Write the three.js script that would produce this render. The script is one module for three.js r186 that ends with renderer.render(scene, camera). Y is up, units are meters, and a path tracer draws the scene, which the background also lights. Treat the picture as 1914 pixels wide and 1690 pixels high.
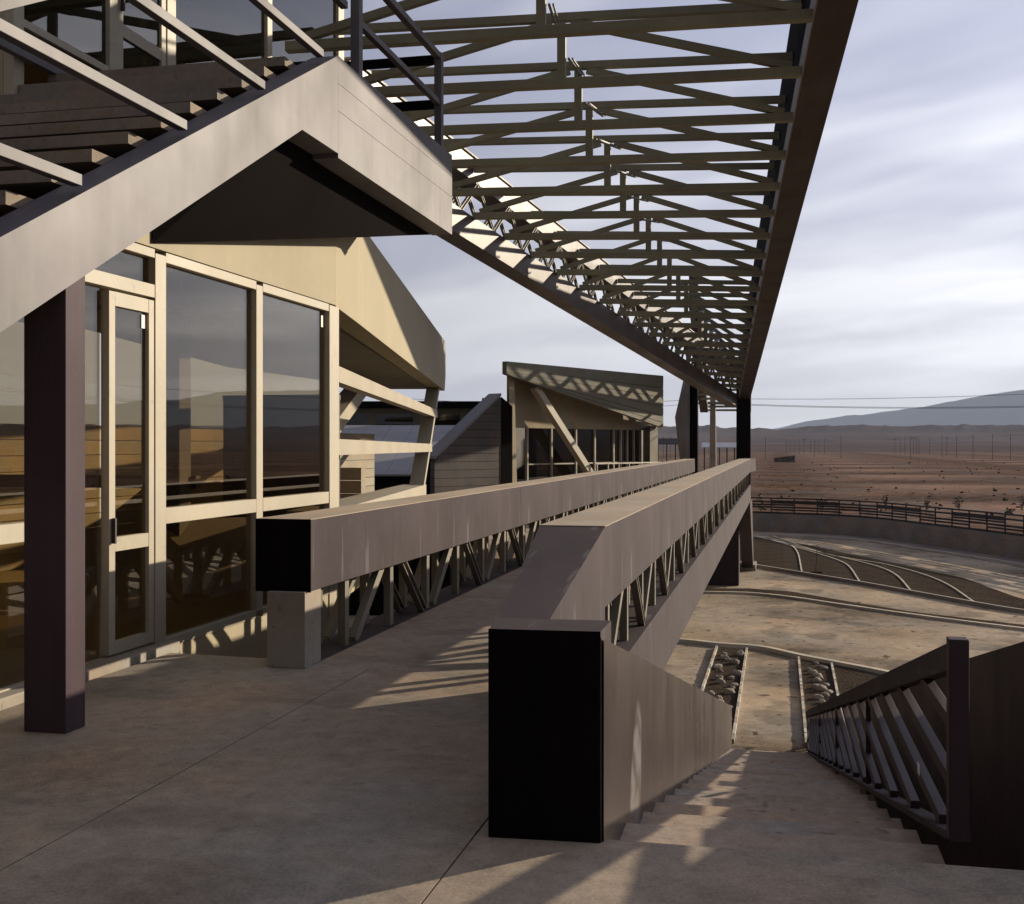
import * as THREE from 'three';
import { ConvexGeometry } from 'three/addons/geometries/ConvexGeometry.js';
import { RoundedBoxGeometry } from 'three/addons/geometries/RoundedBoxGeometry.js';
import { mergeGeometries } from 'three/addons/utils/BufferGeometryUtils.js';

// World: y up, deck top at y = 0, the footbridge runs along -z, x to the right. Metres.
const scene = new THREE.Scene();
const V = (x, y, z) => new THREE.Vector3(x, y, z);
const R = d => d * Math.PI / 180;

// ---------------------------------------------------------------- camera
const camera = new THREE.PerspectiveCamera(2 * Math.atan(845 / 2200) * 180 / Math.PI, 1914 / 1690, 0.1, 30000);
camera.position.set(0, 1.55, 0);
camera.rotation.y = R(12.78);
camera.setViewOffset(1914, 1690, 0, 12, 1914, 1690);
scene.add(camera);

// ---------------------------------------------------------------- random and noise
let seed = 7;
const rnd = () => { seed = (seed * 1664525 + 1013904223) >>> 0; return seed / 4294967296; };
const rr = (a, b) => a + (b - a) * rnd();
function hash(x, y, s) { let h = (x * 374761393 + y * 668265263 + s * 2147483647) | 0; h = Math.imul(h ^ (h >>> 13), 1274126177); h ^= h >>> 16; return (h >>> 0) / 4294967296; }
function vnoise(x, y, px, py, s) {
  const x0 = Math.floor(x), y0 = Math.floor(y), fx = x - x0, fy = y - y0;
  const u = fx * fx * (3 - 2 * fx), v = fy * fy * (3 - 2 * fy), m = (a, p) => p ? ((a % p) + p) % p : a;
  const a = hash(m(x0, px), m(y0, py), s), b = hash(m(x0 + 1, px), m(y0, py), s), c = hash(m(x0, px), m(y0 + 1, py), s), d = hash(m(x0 + 1, px), m(y0 + 1, py), s);
  return a + (b - a) * u + (c - a) * v + (a - b - c + d) * u * v;
}
function fbm(x, y, px, py, oct, s) {
  let t = 0, a = 0.5, n = 0;
  for (let i = 0; i < oct; i++) { t += a * vnoise(x, y, px, py, s + i * 17); n += a; x *= 2; y *= 2; px *= 2; py *= 2; a *= 0.5; }
  return t / n;
}

// ---------------------------------------------------------------- sky, sun, exposure
const SUN_AZ = R(45.5), SUN_EL = R(15);
const sunDir = V(Math.sin(SUN_AZ) * Math.cos(SUN_EL), Math.sin(SUN_EL), -Math.cos(SUN_AZ) * Math.cos(SUN_EL));
{
  const w = 2048, h = 1024, d = new Float32Array(w * h * 4);
  const mix = (a, b, t) => a + (b - a) * t, sm = (a, b, x) => { const t = Math.min(1, Math.max(0, (x - a) / (b - a))); return t * t * (3 - 2 * t); };
  for (let j = 0; j < h; j++) for (let i = 0; i < w; i++) {
    const el = ((j + 0.5) / h - 0.5) * Math.PI, az = ((i + 0.5) / w - 0.5) * 2 * Math.PI;
    const y = Math.sin(el), cx = Math.cos(el) * Math.cos(az), cz = Math.cos(el) * Math.sin(az);
    const cs = cx * sunDir.x + y * sunDir.y + cz * sunDir.z;
    const glow = Math.pow(Math.max(0, 0.5 + 0.5 * cs), 3);
    const e = Math.max(0, y);
    // clear air: pale at the horizon, blue-lilac higher up, brighter towards the sun
    const hz = Math.exp(-e * 7.5);
    let r = mix(0.35, 0.80, hz), g = mix(0.38, 0.785, hz), b = mix(0.52, 0.775, hz);
    const lum = mix(0.20, 1.42, glow); r *= lum; g *= lum; b *= mix(0.235, 1.40, glow);
    // thin streaked cloud sheet on a high plane
    const k = 1 / (e + 0.10), qx = cx * k, qz = cz * k;
    const ax = qx * 0.83 + qz * 0.55, az2 = -qx * 0.55 + qz * 0.83;
    const wx = fbm(ax * 0.7 + 9, az2 * 0.7 + 4, 0, 0, 3, 3) - 0.5;
    const c1 = fbm(ax * 0.55 + wx * 1.2 + 31, az2 * 1.5 + wx * 2 + 11, 0, 0, 5, 21);
    const c2 = fbm(ax * 1.3 + wx * 2 + 3, az2 * 5.5 + wx * 3 + 7, 0, 0, 4, 55);
    const cov = Math.min(1, sm(0.36, 0.66, c1) * 0.9 + sm(0.45, 0.75, c2) * 0.2) * sm(0, 0.03, e);
    const cl = mix(0.13, 1.32, glow);
    const t = cov * 0.85;
    r = mix(r, cl * 0.985, t); g = mix(g, cl * 0.99, t); b = mix(b, cl * 1.04, t);
    if (y < 0) { r = 0.30; g = 0.27; b = 0.25; }
    const o = (j * w + i) * 4; d[o] = r * 0.87; d[o + 1] = g * 0.87; d[o + 2] = b * 0.87; d[o + 3] = 1;
  }
  const t = new THREE.DataTexture(d, w, h, THREE.RGBAFormat, THREE.FloatType);
  t.mapping = THREE.EquirectangularReflectionMapping; t.magFilter = THREE.LinearFilter; t.minFilter = THREE.LinearFilter; t.wrapS = THREE.RepeatWrapping; t.needsUpdate = true;
  scene.background = t; scene.environment = t;
}
const sun = new THREE.DirectionalLight(new THREE.Color().setRGB(1, 0.86, 0.66), 5);
sun.position.copy(sunDir).multiplyScalar(120); sun.target.position.set(-2, 0, -22); sun.position.add(sun.target.position);
sun.castShadow = true; sun.shadow.mapSize.set(4096, 4096); sun.shadow.radius = 1.3;
Object.assign(sun.shadow.camera, { left: -60, right: 60, top: 50, bottom: -50, near: 1, far: 300 });
scene.add(sun, sun.target);

const renderer = new THREE.WebGLRenderer({ antialias: true });
renderer.toneMapping = THREE.LinearToneMapping;
renderer.toneMappingExposure = 1.45;
renderer.shadowMap.enabled = true;
renderer.setSize(1024, 904);

scene.fog = new THREE.FogExp2(new THREE.Color().setRGB(0.50, 0.60, 0.80), 0.00007);

// ---------------------------------------------------------------- procedural materials
function tex(size, fn, rx, ry, srgb = true) {
  const d = new Uint8Array(size * size * 4);
  for (let j = 0; j < size; j++) for (let i = 0; i < size; i++) {
    const c = fn(i / size, j / size), o = (j * size + i) * 4;
    for (let k = 0; k < 3; k++) { let v = Math.min(1, Math.max(0, c[k])); if (srgb) v = v <= 0.0031308 ? 12.92 * v : 1.055 * Math.pow(v, 1 / 2.4) - 0.055; d[o + k] = v * 255; }
    d[o + 3] = 255;
  }
  const t = new THREE.DataTexture(d, size, size); t.wrapS = t.wrapT = THREE.RepeatWrapping; t.magFilter = THREE.LinearFilter; t.minFilter = THREE.LinearMipmapLinearFilter; t.generateMipmaps = true;
  t.repeat.set(1 / rx, 1 / (ry || rx)); if (srgb) t.colorSpace = THREE.SRGBColorSpace; t.needsUpdate = true; return t;
}
const N = (u, v, p, o, s) => fbm(u * p, v * p, p, p, o, s);
const NA = (u, v, p, q, o, s) => fbm(u * p, v * q, p, q, o, s);
// worn matter: base colour with coarse stains, fine grain and small dark specks
function grainy(base, o = {}) {
  const { size = 512, m = 4, coarse = 0.35, fine = 0.25, speck = 0, tint = [0.06, 0, -0.06], s = 1, sy = 1, rough = 0.9, bump = 0, streak = 0, metal = 0, roughVar = 0.1, extra } = o;
  const map = tex(size, (u, v) => {
    const a = NA(u, v, 3, 3 * sy, 5, s) - 0.5, f = NA(u, v, 64, 64, 3, s + 40) * 0.6 + hash(Math.floor(u * 512), Math.floor(v * 512), s) * 0.4 - 0.5, b = NA(u, v, 6, 6, 4, s + 80) - 0.5, st = streak ? (NA(u, v, 40, 2, 3, s + 90) - 0.5) * streak : 0;
    let k = 1 + coarse * a * 2 + fine * f * 2 + st * 2;
    if (speck) { const q = NA(u, v, 48, 48, 2, s + 7); if (q > 0.78) k *= 1 - speck * Math.min(1, (q - 0.78) * 12); }
    let c = base.map((x, i) => x * k * (1 + tint[i] * b * 6));
    if (extra) c = extra(u, v, c);
    return c;
  }, m);
  const rm = tex(256, (u, v) => { const q = rough + roughVar * (N(u, v, 5, 5, s + 11) - 0.5) * 2; return [0, q, metal]; }, m, m, false);
  const p = { map, roughnessMap: rm, roughness: 1, metalness: metal ? 1 : 0 };
  if (bump) { p.bumpMap = tex(512, (u, v) => { const q = NA(u, v, 64, 64, 4, s + 3) * 0.6 + N(u, v, 8, 4, s + 5) * 0.4; return [q, q, q]; }, m, m, false); p.bumpScale = bump; }
  if (o.spec !== undefined) { p.specularIntensity = o.spec; return new THREE.MeshPhysicalMaterial(p); }
  return new THREE.MeshStandardMaterial(p);
}
const M = {};
M.deck = grainy([0.295, 0.228, 0.165], { m: 5, size: 1024, coarse: 0.5, fine: 0.38, speck: 0.2, s: 2, rough: 0.85, bump: 0.004,
  extra: (u, v, c) => { const q = NA(u, v, 5, 9, 5, 301); const k = q > 0.6 ? 1 - Math.min(0.22, (q - 0.6) * 2.2) : 1; return c.map(x => x * k); } });
M.stair = grainy([0.335, 0.258, 0.195], { m: 4, size: 1024, coarse: 0.45, fine: 0.4, speck: 0.4, s: 5, rough: 0.9, bump: 0.004 });
M.plaza = grainy([0.30, 0.235, 0.168], { spec: 0.1, m: 11, size: 1024, coarse: 0.7, fine: 0.45, speck: 0.7, s: 8, tint: [0.05, 0.01, -0.04], rough: 0.95, bump: 0.006,
  extra: (u, v, c) => { const q = N(u, v, 9, 5, 330); const k = q > 0.56 ? 1 - Math.min(0.35, (q - 0.56) * 3.2) : 1; return c.map(x => x * k); } });
M.kerb = grainy([0.50, 0.44, 0.35], { spec: 0.2, m: 2, coarse: 0.4, fine: 0.3, speck: 0.4, s: 9, size: 256 });
M.gravel = grainy([0.070, 0.054, 0.041], { spec: 0, m: 2.2, size: 1024, coarse: 0.35, fine: 1.1, speck: 0.7, s: 12, rough: 1, bump: 0.03 });
M.desert = grainy([0.165, 0.108, 0.082], { spec: 0, m: 47, size: 1024, coarse: 0.9, fine: 0.7, speck: 0.6, s: 15, rough: 1, bump: 0.15,
  extra: (u, v, c) => { const q = N(u, v, 13, 5, 350); const t = Math.min(1, Math.max(0, (q - 0.52) * 7)); return [c[0] * (1 - 0.25 * t) + 0.02 * t, c[1] * (1 - 0.1 * t) + 0.02 * t, c[2] * (1 + 0.05 * t) + 0.012 * t]; } });
M.hill = grainy([0.100, 0.074, 0.067], { spec: 0, m: 420, size: 1024, coarse: 0.5, fine: 0.35, s: 18, rough: 1 });
M.farHill = grainy([0.07, 0.06, 0.06], { spec: 0, m: 3000, coarse: 0.3, fine: 0.2, s: 19, rough: 1 });
const steel = (base, s, o = {}) => grainy(base, Object.assign({ m: 3.1, size: 512, coarse: 0.28, fine: 0.1, tint: [0.03, 0, 0.03], streak: 0.22, s, rough: 0.42, roughVar: 0.12 }, o));
M.sheen = steel([0.085, 0.062, 0.058], 24, { rough: 0.36, spec: 0.8, streak: 0.5 });
M.sheet = (() => {
  const m = steel([0.072, 0.056, 0.052], 27, { rough: 0.30, spec: 0.55, roughVar: 0.1, streak: 0.18 });
  m.map = tex(1024, (u, v) => {                      // u: 0..6 m along the sheet, v: -3..3 m; one pale scuffed smear near the stair head
    const z = u * 6, y = v * 6 - 3 < 3 ? ((v * 6 + 3) % 6) - 3 : 0;
    let k = 1 + (NA(u, v, 60, 2, 3, 511) - 0.5) * 0.35 + (N(u, v, 6, 4, 512) - 0.5) * 0.4;
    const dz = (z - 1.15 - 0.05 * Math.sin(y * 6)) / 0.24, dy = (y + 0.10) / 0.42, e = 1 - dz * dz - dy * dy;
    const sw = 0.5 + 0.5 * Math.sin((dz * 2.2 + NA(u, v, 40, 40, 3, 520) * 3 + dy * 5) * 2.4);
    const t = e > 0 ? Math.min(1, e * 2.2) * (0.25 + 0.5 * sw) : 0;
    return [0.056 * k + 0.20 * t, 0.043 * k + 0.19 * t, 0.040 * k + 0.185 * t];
  }, 6); return m;
})();
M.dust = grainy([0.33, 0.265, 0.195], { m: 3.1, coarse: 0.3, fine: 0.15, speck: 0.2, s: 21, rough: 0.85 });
M.column = steel([0.060, 0.040, 0.046], 22, { rough: 0.6, spec: 0.25 });
M.mauve = steel([0.054, 0.041, 0.044], 23, { streak: 0.1, rough: 0.75, spec: 0.22, extra: (u, v, c) => { const q = NA(u, v, 60, 5, 3, 401); const t = q > 0.72 ? Math.min(0.5, (q - 0.72) * 6) : 0; return c.map(x => x + (0.22 - x) * t * 0.5); } });
M.mauveDark = steel([0.036, 0.022, 0.025], 26, { rough: 0.6, spec: 0.35 });
M.fascia = steel([0.098, 0.087, 0.096], 29, { m: 4, coarse: 0.3, rough: 0.62, extra: (u, v, c) => { const q = NA(u, v, 5, 7, 3, 420); const t = Math.min(1, Math.max(0, (q - 0.5) * 14)); return [c[0] * (1 + 0.16 * t), c[1] * (1 + 0.17 * t), c[2] * (1 + 0.13 * t)]; } });
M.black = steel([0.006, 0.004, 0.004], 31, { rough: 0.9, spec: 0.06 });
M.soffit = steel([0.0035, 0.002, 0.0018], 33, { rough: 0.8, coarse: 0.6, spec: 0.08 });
M.chord = steel([0.085, 0.062, 0.055], 36, { rough: 0.42 });
M.canopy = steel([0.215, 0.202, 0.138], 35, { rough: 0.6, streak: 0.1, fine: 0.15 });
M.girder = steel([0.060, 0.036, 0.032], 37, { rough: 0.55, spec: 0.5 });
M.girderStrip = steel([0.22, 0.20, 0.19], 39, { rough: 0.6 });
M.olive = steel([0.165, 0.142, 0.108], 41, { rough: 0.5, m: 1.5 });
M.beige = grainy([0.315, 0.270, 0.178], { m: 5, coarse: 0.10, fine: 0.06, streak: 0.05, tint: [0.012, 0, -0.015], s: 44, rough: 0.8, bump: 0.001 });
M.frame = grainy([0.34, 0.295, 0.215], { m: 3, coarse: 0.16, fine: 0.08, speck: 0.12, tint: [0.015, 0, -0.02], s: 47, rough: 0.55 });
M.post = grainy([0.27, 0.23, 0.18], { m: 2.4, coarse: 0.4, fine: 0.15, speck: 0.3, s: 49, rough: 0.7 });
M.olivePav = grainy([0.14, 0.125, 0.085], { m: 3, coarse: 0.2, fine: 0.1, s: 52, rough: 0.8 });
M.boardDark = grainy([0.075, 0.06, 0.053], { m: 2.5, coarse: 0.4, fine: 0.2, streak: 0.1, s: 55, rough: 0.8 });
M.tread = grainy([0.21, 0.165, 0.125], { m: 2, coarse: 0.3, fine: 0.25, speck: 0.3, s: 56, rough: 0.9 });
M.board = grainy([0.27, 0.225, 0.155], { m: 2.5, coarse: 0.35, fine: 0.2, s: 58, rough: 0.8 });
M.boardB = grainy([0.245, 0.20, 0.138], { m: 2.5, coarse: 0.35, fine: 0.2, s: 60, rough: 0.8 });
M.roof = grainy([0.17, 0.165, 0.17], { m: 6, coarse: 0.3, fine: 0.12, s: 62, rough: 0.6 });
M.inFloor = grainy([0.36, 0.27, 0.14], { m: 4, coarse: 0.25, fine: 0.12, s: 65, rough: 0.6 });
M.inDark = grainy([0.03, 0.02, 0.016], { m: 2, coarse: 0.3, fine: 0.1, s: 67, rough: 0.6 });
M.inWall = grainy([0.26, 0.21, 0.13], { m: 3, coarse: 0.2, fine: 0.1, s: 69, rough: 0.85 });
M.rail = grainy([0.022, 0.012, 0.012], { m: 2, coarse: 0.3, fine: 0.2, s: 71, rough: 0.6 });
M.block = grainy([0.26, 0.215, 0.185], { spec: 0.1, m: 3, coarse: 0.35, fine: 0.35, speck: 0.4, s: 73, rough: 0.95 });
M.rock = [0, 1, 2].map(i => grainy([[0.34, 0.29, 0.23], [0.25, 0.20, 0.155], [0.19, 0.15, 0.12]][i], { m: 0.5, size: 256, coarse: 0.5, fine: 0.4, s: 80 + i, rough: 0.95 }));
M.conc = grainy([0.27, 0.235, 0.20], { m: 2, coarse: 0.3, fine: 0.2, s: 85, rough: 0.9 });
M.wood = grainy([0.10, 0.075, 0.055], { m: 1, size: 256, coarse: 0.3, fine: 0.3, s: 87, rough: 0.9 });
M.pale = grainy([0.62, 0.60, 0.58], { m: 3, size: 256, coarse: 0.15, fine: 0.1, s: 88, rough: 0.6 });
M.wire = new THREE.MeshStandardMaterial({ color: new THREE.Color().setRGB(0.06, 0.05, 0.05), roughness: 0.7 });
M.curtain = grainy([0.10, 0.06, 0.045], { m: 1, size: 256, coarse: 0.5, fine: 0.3, streak: 0.5, s: 90, rough: 0.95 });
M.glass = new THREE.MeshPhysicalMaterial({ color: new THREE.Color().setRGB(0.66, 0.58, 0.43), transmission: 1, thickness: 0, roughness: 0.01, ior: 1.7 });
M.glassPav = new THREE.MeshPhysicalMaterial({ color: new THREE.Color().setRGB(0.10, 0.09, 0.07), transmission: 1, thickness: 0, roughness: 0.01, ior: 1.6 });
M.glassDark = new THREE.MeshPhysicalMaterial({ color: new THREE.Color().setRGB(0.34, 0.30, 0.24), transmission: 1, thickness: 0, roughness: 0.01, ior: 1.7 });
M.leaf = new THREE.MeshStandardMaterial({ color: new THREE.Color().setRGB(0.05, 0.055, 0.025), roughness: 0.9, side: THREE.DoubleSide });
M.sticker = new THREE.MeshStandardMaterial({ color: new THREE.Color().setRGB(0.75, 0.72, 0.66), roughness: 0.7 });

// ---------------------------------------------------------------- helpers
const used = {};
const numbered = n => { used[n] = (used[n] || 0) + 1; return used[n] === 1 ? n : n + '_' + String(used[n] - 1).padStart(3, '0'); };
const bases = new WeakMap();
function tag(o, label, category, group) { o.userData.label = label; o.userData.category = category; if (group) o.userData.group = group; return o; }
function thing(name, label, category, base = [0, 0, 0], group) {
  const o = new THREE.Group(); o.name = numbered(name); o.position.set(...base); scene.add(o); bases.set(o, V(...base)); return tag(o, label, category, group);
}
function shade(m) { m.castShadow = true; m.receiveShadow = true; return m; }
function part(parent, name, geo, mat) {                 // geometry in world coordinates, moved to the thing's own base
  const b = bases.get(parent); if (b && b.lengthSq()) geo.translate(-b.x, -b.y, -b.z);
  const m = shade(new THREE.Mesh(geo, mat)); m.name = name; parent.add(m); if (b) bases.set(m, b); return m;
}
function struct(name, geo, mat) { const m = shade(new THREE.Mesh(geo, mat)); m.name = numbered(name); m.userData.kind = 'structure'; scene.add(m); bases.set(m, V(0, 0, 0)); return m; }
function single(name, geo, mat, label, category, group) { const m = shade(new THREE.Mesh(geo, mat)); m.name = numbered(name); scene.add(m); bases.set(m, V(0, 0, 0)); return tag(m, label, category, group); }
// uv in metres from the dominant axis of each face
function uvm(g, off = 0) {
  if (g.index) g = g.toNonIndexed();
  const p = g.attributes.position, n = p.count, uv = new Float32Array(n * 2), a = V(), b = V(), c = V(), e = V(), f = V();
  for (let i = 0; i < n; i += 3) {
    a.fromBufferAttribute(p, i); b.fromBufferAttribute(p, i + 1); c.fromBufferAttribute(p, i + 2);
    e.subVectors(b, a).cross(f.subVectors(c, a)); const x = Math.abs(e.x), y = Math.abs(e.y), z = Math.abs(e.z);
    [a, b, c].forEach((q, k) => { const [s, t] = x >= y && x >= z ? [q.z, q.y] : y >= z ? [q.x, q.z] : [q.x, q.y]; uv[(i + k) * 2] = s + off; uv[(i + k) * 2 + 1] = t + off * 0.7; });
  }
  g.setAttribute('uv', new THREE.BufferAttribute(uv, 2)); return g;
}
function box(x0, x1, y0, y1, z0, z1, r = 0) {
  const w = Math.abs(x1 - x0), h = Math.abs(y1 - y0), d = Math.abs(z1 - z0);
  const g = r ? new RoundedBoxGeometry(w, h, d, 1, r) : new THREE.BoxGeometry(w, h, d);
  g.translate((x0 + x1) / 2, (y0 + y1) / 2, (z0 + z1) / 2); return uvm(g);
}
function hull(pts) { const g = new ConvexGeometry(pts.map(p => Array.isArray(p) ? V(...p) : p)); return uvm(g); }
function frameOf(a, b, side) {
  const y = V().subVectors(b, a).normalize(), z = V().crossVectors(side, y).normalize(), x = V().crossVectors(y, z).normalize();
  return new THREE.Matrix4().makeBasis(x, y, z).setPosition(V().addVectors(a, b).multiplyScalar(0.5));
}
// bar from a to b: w across `side`, d across the third direction
function bar(a, b, w, d, side = V(1, 0, 0), r = 0) {
  a = Array.isArray(a) ? V(...a) : a; b = Array.isArray(b) ? V(...b) : b;
  const L = a.distanceTo(b); const g0 = r ? new RoundedBoxGeometry(w, L, d, 1, r) : new THREE.BoxGeometry(w, L, d); const g = uvm(g0, (a.x * 3.1 + a.z * 1.7) % 5);
  return g.applyMatrix4(frameOf(a, b, side));
}
// rolled channel: web and two flanges
function channel(a, b, w, d, side) {
  a = Array.isArray(a) ? V(...a) : a; b = Array.isArray(b) ? V(...b) : b;
  const L = a.distanceTo(b), t = 0.012;
  const g = uvm(mergeGeometries([new THREE.BoxGeometry(w, L, t), new THREE.BoxGeometry(t, L, d - t).translate(-w / 2 + t / 2, 0, d / 2), new THREE.BoxGeometry(t, L, d - t).translate(w / 2 - t / 2, 0, d / 2)]), (a.z * 1.7) % 5);
  return g.applyMatrix4(frameOf(a, b, side));
}
// vertical plate: outline in (z, y) at x1, thickness towards -x
function plateX(pts, x1, th) {
  const s = new THREE.Shape(pts.map(p => new THREE.Vector2(-p[0], p[1])));
  const g = new THREE.ExtrudeGeometry(s, { depth: th, bevelEnabled: false });   // shape x = -z, extrude along local z
  g.applyMatrix4(new THREE.Matrix4().makeBasis(V(0, 0, -1), V(0, 1, 0), V(1, 0, 0))); g.translate(x1 - th, 0, 0); return uvm(g);
}
function flat(pts, y, th = 0) {
  const s = new THREE.Shape(pts.map(p => new THREE.Vector2(p[0], -p[1])));
  const g = th ? new THREE.ExtrudeGeometry(s, { depth: th, bevelEnabled: false }) : new THREE.ShapeGeometry(s);
  g.rotateX(-Math.PI / 2); g.translate(0, y - th, 0); return uvm(g);
}
const curve = pts => new THREE.CatmullRomCurve3(pts.map(p => V(p[0], 0, p[1])), false, 'centripetal');
// long strip along a plan curve: offsets o0..o1 (to the right of travel), heights y0..y1
function strip(c, o0, o1, y0, y1, n) {
  const P = [], T = [];
  for (let i = 0; i <= n; i++) {
    const p = c.getPointAt(i / n), t = c.getTangentAt(i / n), s = V(-t.z, 0, t.x);
    P.push([[p.x + s.x * o0, y0, p.z + s.z * o0], [p.x + s.x * o1, y0, p.z + s.z * o1], [p.x + s.x * o1, y1, p.z + s.z * o1], [p.x + s.x * o0, y1, p.z + s.z * o0]]);
  }
  const q = (a, b, c2, d) => T.push(...a, ...b, ...c2, ...a, ...c2, ...d);
  for (let i = 0; i < n; i++) for (let k = 0; k < 4; k++) q(P[i][k], P[i + 1][k], P[i + 1][(k + 1) % 4], P[i][(k + 1) % 4]);
  q(P[0][0], P[0][1], P[0][2], P[0][3]); q(P[n][3], P[n][2], P[n][1], P[n][0]);
  const g = new THREE.BufferGeometry(); g.setAttribute('position', new THREE.BufferAttribute(new Float32Array(T), 3)); g.computeVertexNormals(); return uvm(g);
}

// ================================================================ SETTING: land
const GY = -4;
struct('ground', flat([[-3000, -160], [60, -160], [60, 80], [-3000, 80]], GY - 0.02), M.plaza);
const wallPts = [[-60, -96], [-30, -86], [-14, -80.5], [-1.57, -78.6], [4.61, -75.4], [8.42, -68.2], [11.29, -61.9], [15.5, -51], [19, -38], [21, -20], [22, 20]];
const wallCurve = curve(wallPts);
{
  const w = wallCurve.getPoints(60).map(p => [p.x, p.z]);
  struct('field', flat([...w, [60, 60], [4200, 300], [4200, -2200], [2600, -4200], [-2600, -4600], [-4200, -2200], [-2000, -140]], -3.1), M.desert);
}
{ // hills: rising desert apron with a serrated ridge, and pale far mountains
  const polar = (r0, r1, nr, a0, a1, na, hf) => {
    const P = [], I = [], U = [];
    for (let j = 0; j <= nr; j++) for (let i = 0; i <= na; i++) {
      const r = r0 + (r1 - r0) * j / nr, a = R(a0 + (a1 - a0) * i / na); const x = Math.sin(a) * r, z = -Math.cos(a) * r;
      P.push(x, hf(r, a, x, z), z); U.push(x, z);
      if (i < na && j < nr) { const k = j * (na + 1) + i; I.push(k, k + 1, k + na + 2, k, k + na + 2, k + na + 1); }
    }
    const g = new THREE.BufferGeometry(); g.setAttribute('position', new THREE.BufferAttribute(new Float32Array(P), 3)); g.setAttribute('uv', new THREE.BufferAttribute(new Float32Array(U), 2)); g.setIndex(I); g.computeVertexNormals(); return g;
  };
  const ridge = (x, y, s) => { let t = 0, a = 0.5; for (let i = 0; i < 5; i++) { t += a * (1 - Math.abs(2 * vnoise(x, y, 0, 0, s + i) - 1)); x *= 2.1; y *= 2.1; a *= 0.5; } return t; };
  struct('hills', polar(620, 2900, 110, -75, 80, 1000, (r, a, x, z) => {
    const t = Math.max(0, (r - 700) / 2000), base = -6 + Math.min(1, t) * 26;
    const band = Math.exp(-Math.pow((r - 2450) / 260, 2)), band2 = Math.exp(-Math.pow((r - 1950) / 240, 2));
    return base + band * 10 + Math.exp(-Math.pow((r - 2450) / 80, 2)) * (ridge(a * 47 + 3, r / 500, 5) * 12 + fbm(a * 90, r / 300, 0, 0, 3, 19) * 7 + vnoise(a * 9, 3, 0, 0, 77) * 6) + band2 * (ridge(x / 170, z / 170, 9) * 14 - 5) + Math.min(1, t * 3) * (ridge(x / 330, z / 330, 13) - 0.5) * 5;
  }), M.hill);
  struct('far_mountains', polar(7600, 10400, 30, -75, 80, 500, (r, a, x, z) => {
    const d = a * 180 / Math.PI, up = Math.max(0, Math.min(1, (d + 0.6) / 13)), side = Math.exp(-Math.pow((d + 4) / 3.4, 2)) * 0.32 + Math.exp(-Math.pow((d - 24) / 12, 2)) * 0.5;
    const s = Math.exp(-Math.pow((r - 9000) / 900, 2));
    return -60 + s * (150 + 300 * Math.pow(up, 0.8) * (d < 16 ? 1 : Math.max(0.3, 1 - (d - 16) / 40)) + 150 * side + (ridge(x / 900, z / 900, 31) - 0.6) * 90);
  }), M.farHill);
}
{ // loose stones and dry tufts on the field: past counting
  const g = new THREE.IcosahedronGeometry(1, 0), n = 700, im = new THREE.InstancedMesh(g, M.desert, n), m = new THREE.Matrix4(), c = new THREE.Color();
  for (let i = 0; i < n; i++) {
    const r = 84 + Math.pow(rnd(), 1.6) * 330, a = R(rr(-16, 42)), s = rr(0.03, 0.12) * (1 + r / 260);
    m.compose(V(Math.sin(a) * r, -3.08, -Math.cos(a) * r), new THREE.Quaternion().setFromEuler(new THREE.Euler(rnd() * 3, rnd() * 3, rnd() * 3)), V(s * rr(1, 2), s * rr(0.4, 0.8), s * rr(1, 2)));
    im.setMatrixAt(i, m); const t = rnd(); c.setRGB(t < 0.12 ? 2.6 : 0.55 + rnd() * 0.4, t < 0.12 ? 3 : 0.55 + rnd() * 0.4, t < 0.12 ? 3 : 0.5 + rnd() * 0.4); im.setColorAt(i, c);
  }
  shade(im); im.name = 'field_stones'; im.userData = { kind: 'stuff', label: 'loose stones and dry clods scattered over the desert field', category: 'stones' }; scene.add(im);
}

// ---------------------------------------------------------------- lower plaza
const gravelNear = [[-2.86, -46.24], [-1.14, -46.63], [0.48, -45.97], [1.96, -44.07], [4.26, -41.35], [7.15, -39.22], [12, -36]];
const gravelLow = [[12, -34.8], [6.96, -38.19], [4.17, -40.44], [1.9, -42.59], [0.46, -44.03], [-1.09, -44.95], [-2.78, -44.9]];
struct('gravel_strip', flat([[-14, -46.2], ...gravelNear, ...gravelLow, [-14, -44.9]], GY + 0.004), M.gravel);
struct('gravel_bed', flat([[-1.23, -55.37], [0.88, -52.37], [3.22, -49.07], [4.96, -46.32], [6.63, -43.66], [7.68, -42.13], [9.5, -40.3], [9.3, -43], [8.45, -46.31], [7.54, -52.4], [5.87, -56.98], [3.8, -61.94], [1.84, -67.01], [0.12, -70.76], [-1.46, -73.32], [-4, -75], [-4, -57]], GY + 0.004), M.gravel);
single('bed_kerb', strip(curve([[-2.4, -56.9], [-1.23, -55.3], [0.88, -52.3], [3.22, -49.0], [4.96, -46.25], [6.63, -43.6], [7.68, -42.07], [9.6, -40.2]]), -0.06, 0.06, GY - 0.02, GY + 0.12, 50), M.conc, 'long low concrete kerb along the near edge of the gravel bed', 'kerb');
const lines = [
  [[-1.39, -72.9], [-0.18, -69.9], [0.69, -66.4], [0.92, -63.13], [0.98, -53.05]],
  [[-1.3, -73.33], [0.75, -66.4], [2.64, -59.38], [3.06, -56.84], [3.2, -49.44]],
  [[-0.82, -73.03], [1.76, -63.95], [4.39, -56.15], [4.85, -53.05], [4.9, -46.81]],
  [[-0.35, -73.57], [2.72, -61.1], [4.73, -57.47], [5.95, -53.52], [6.5, -50.0], [6.72, -43.96]]];
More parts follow.
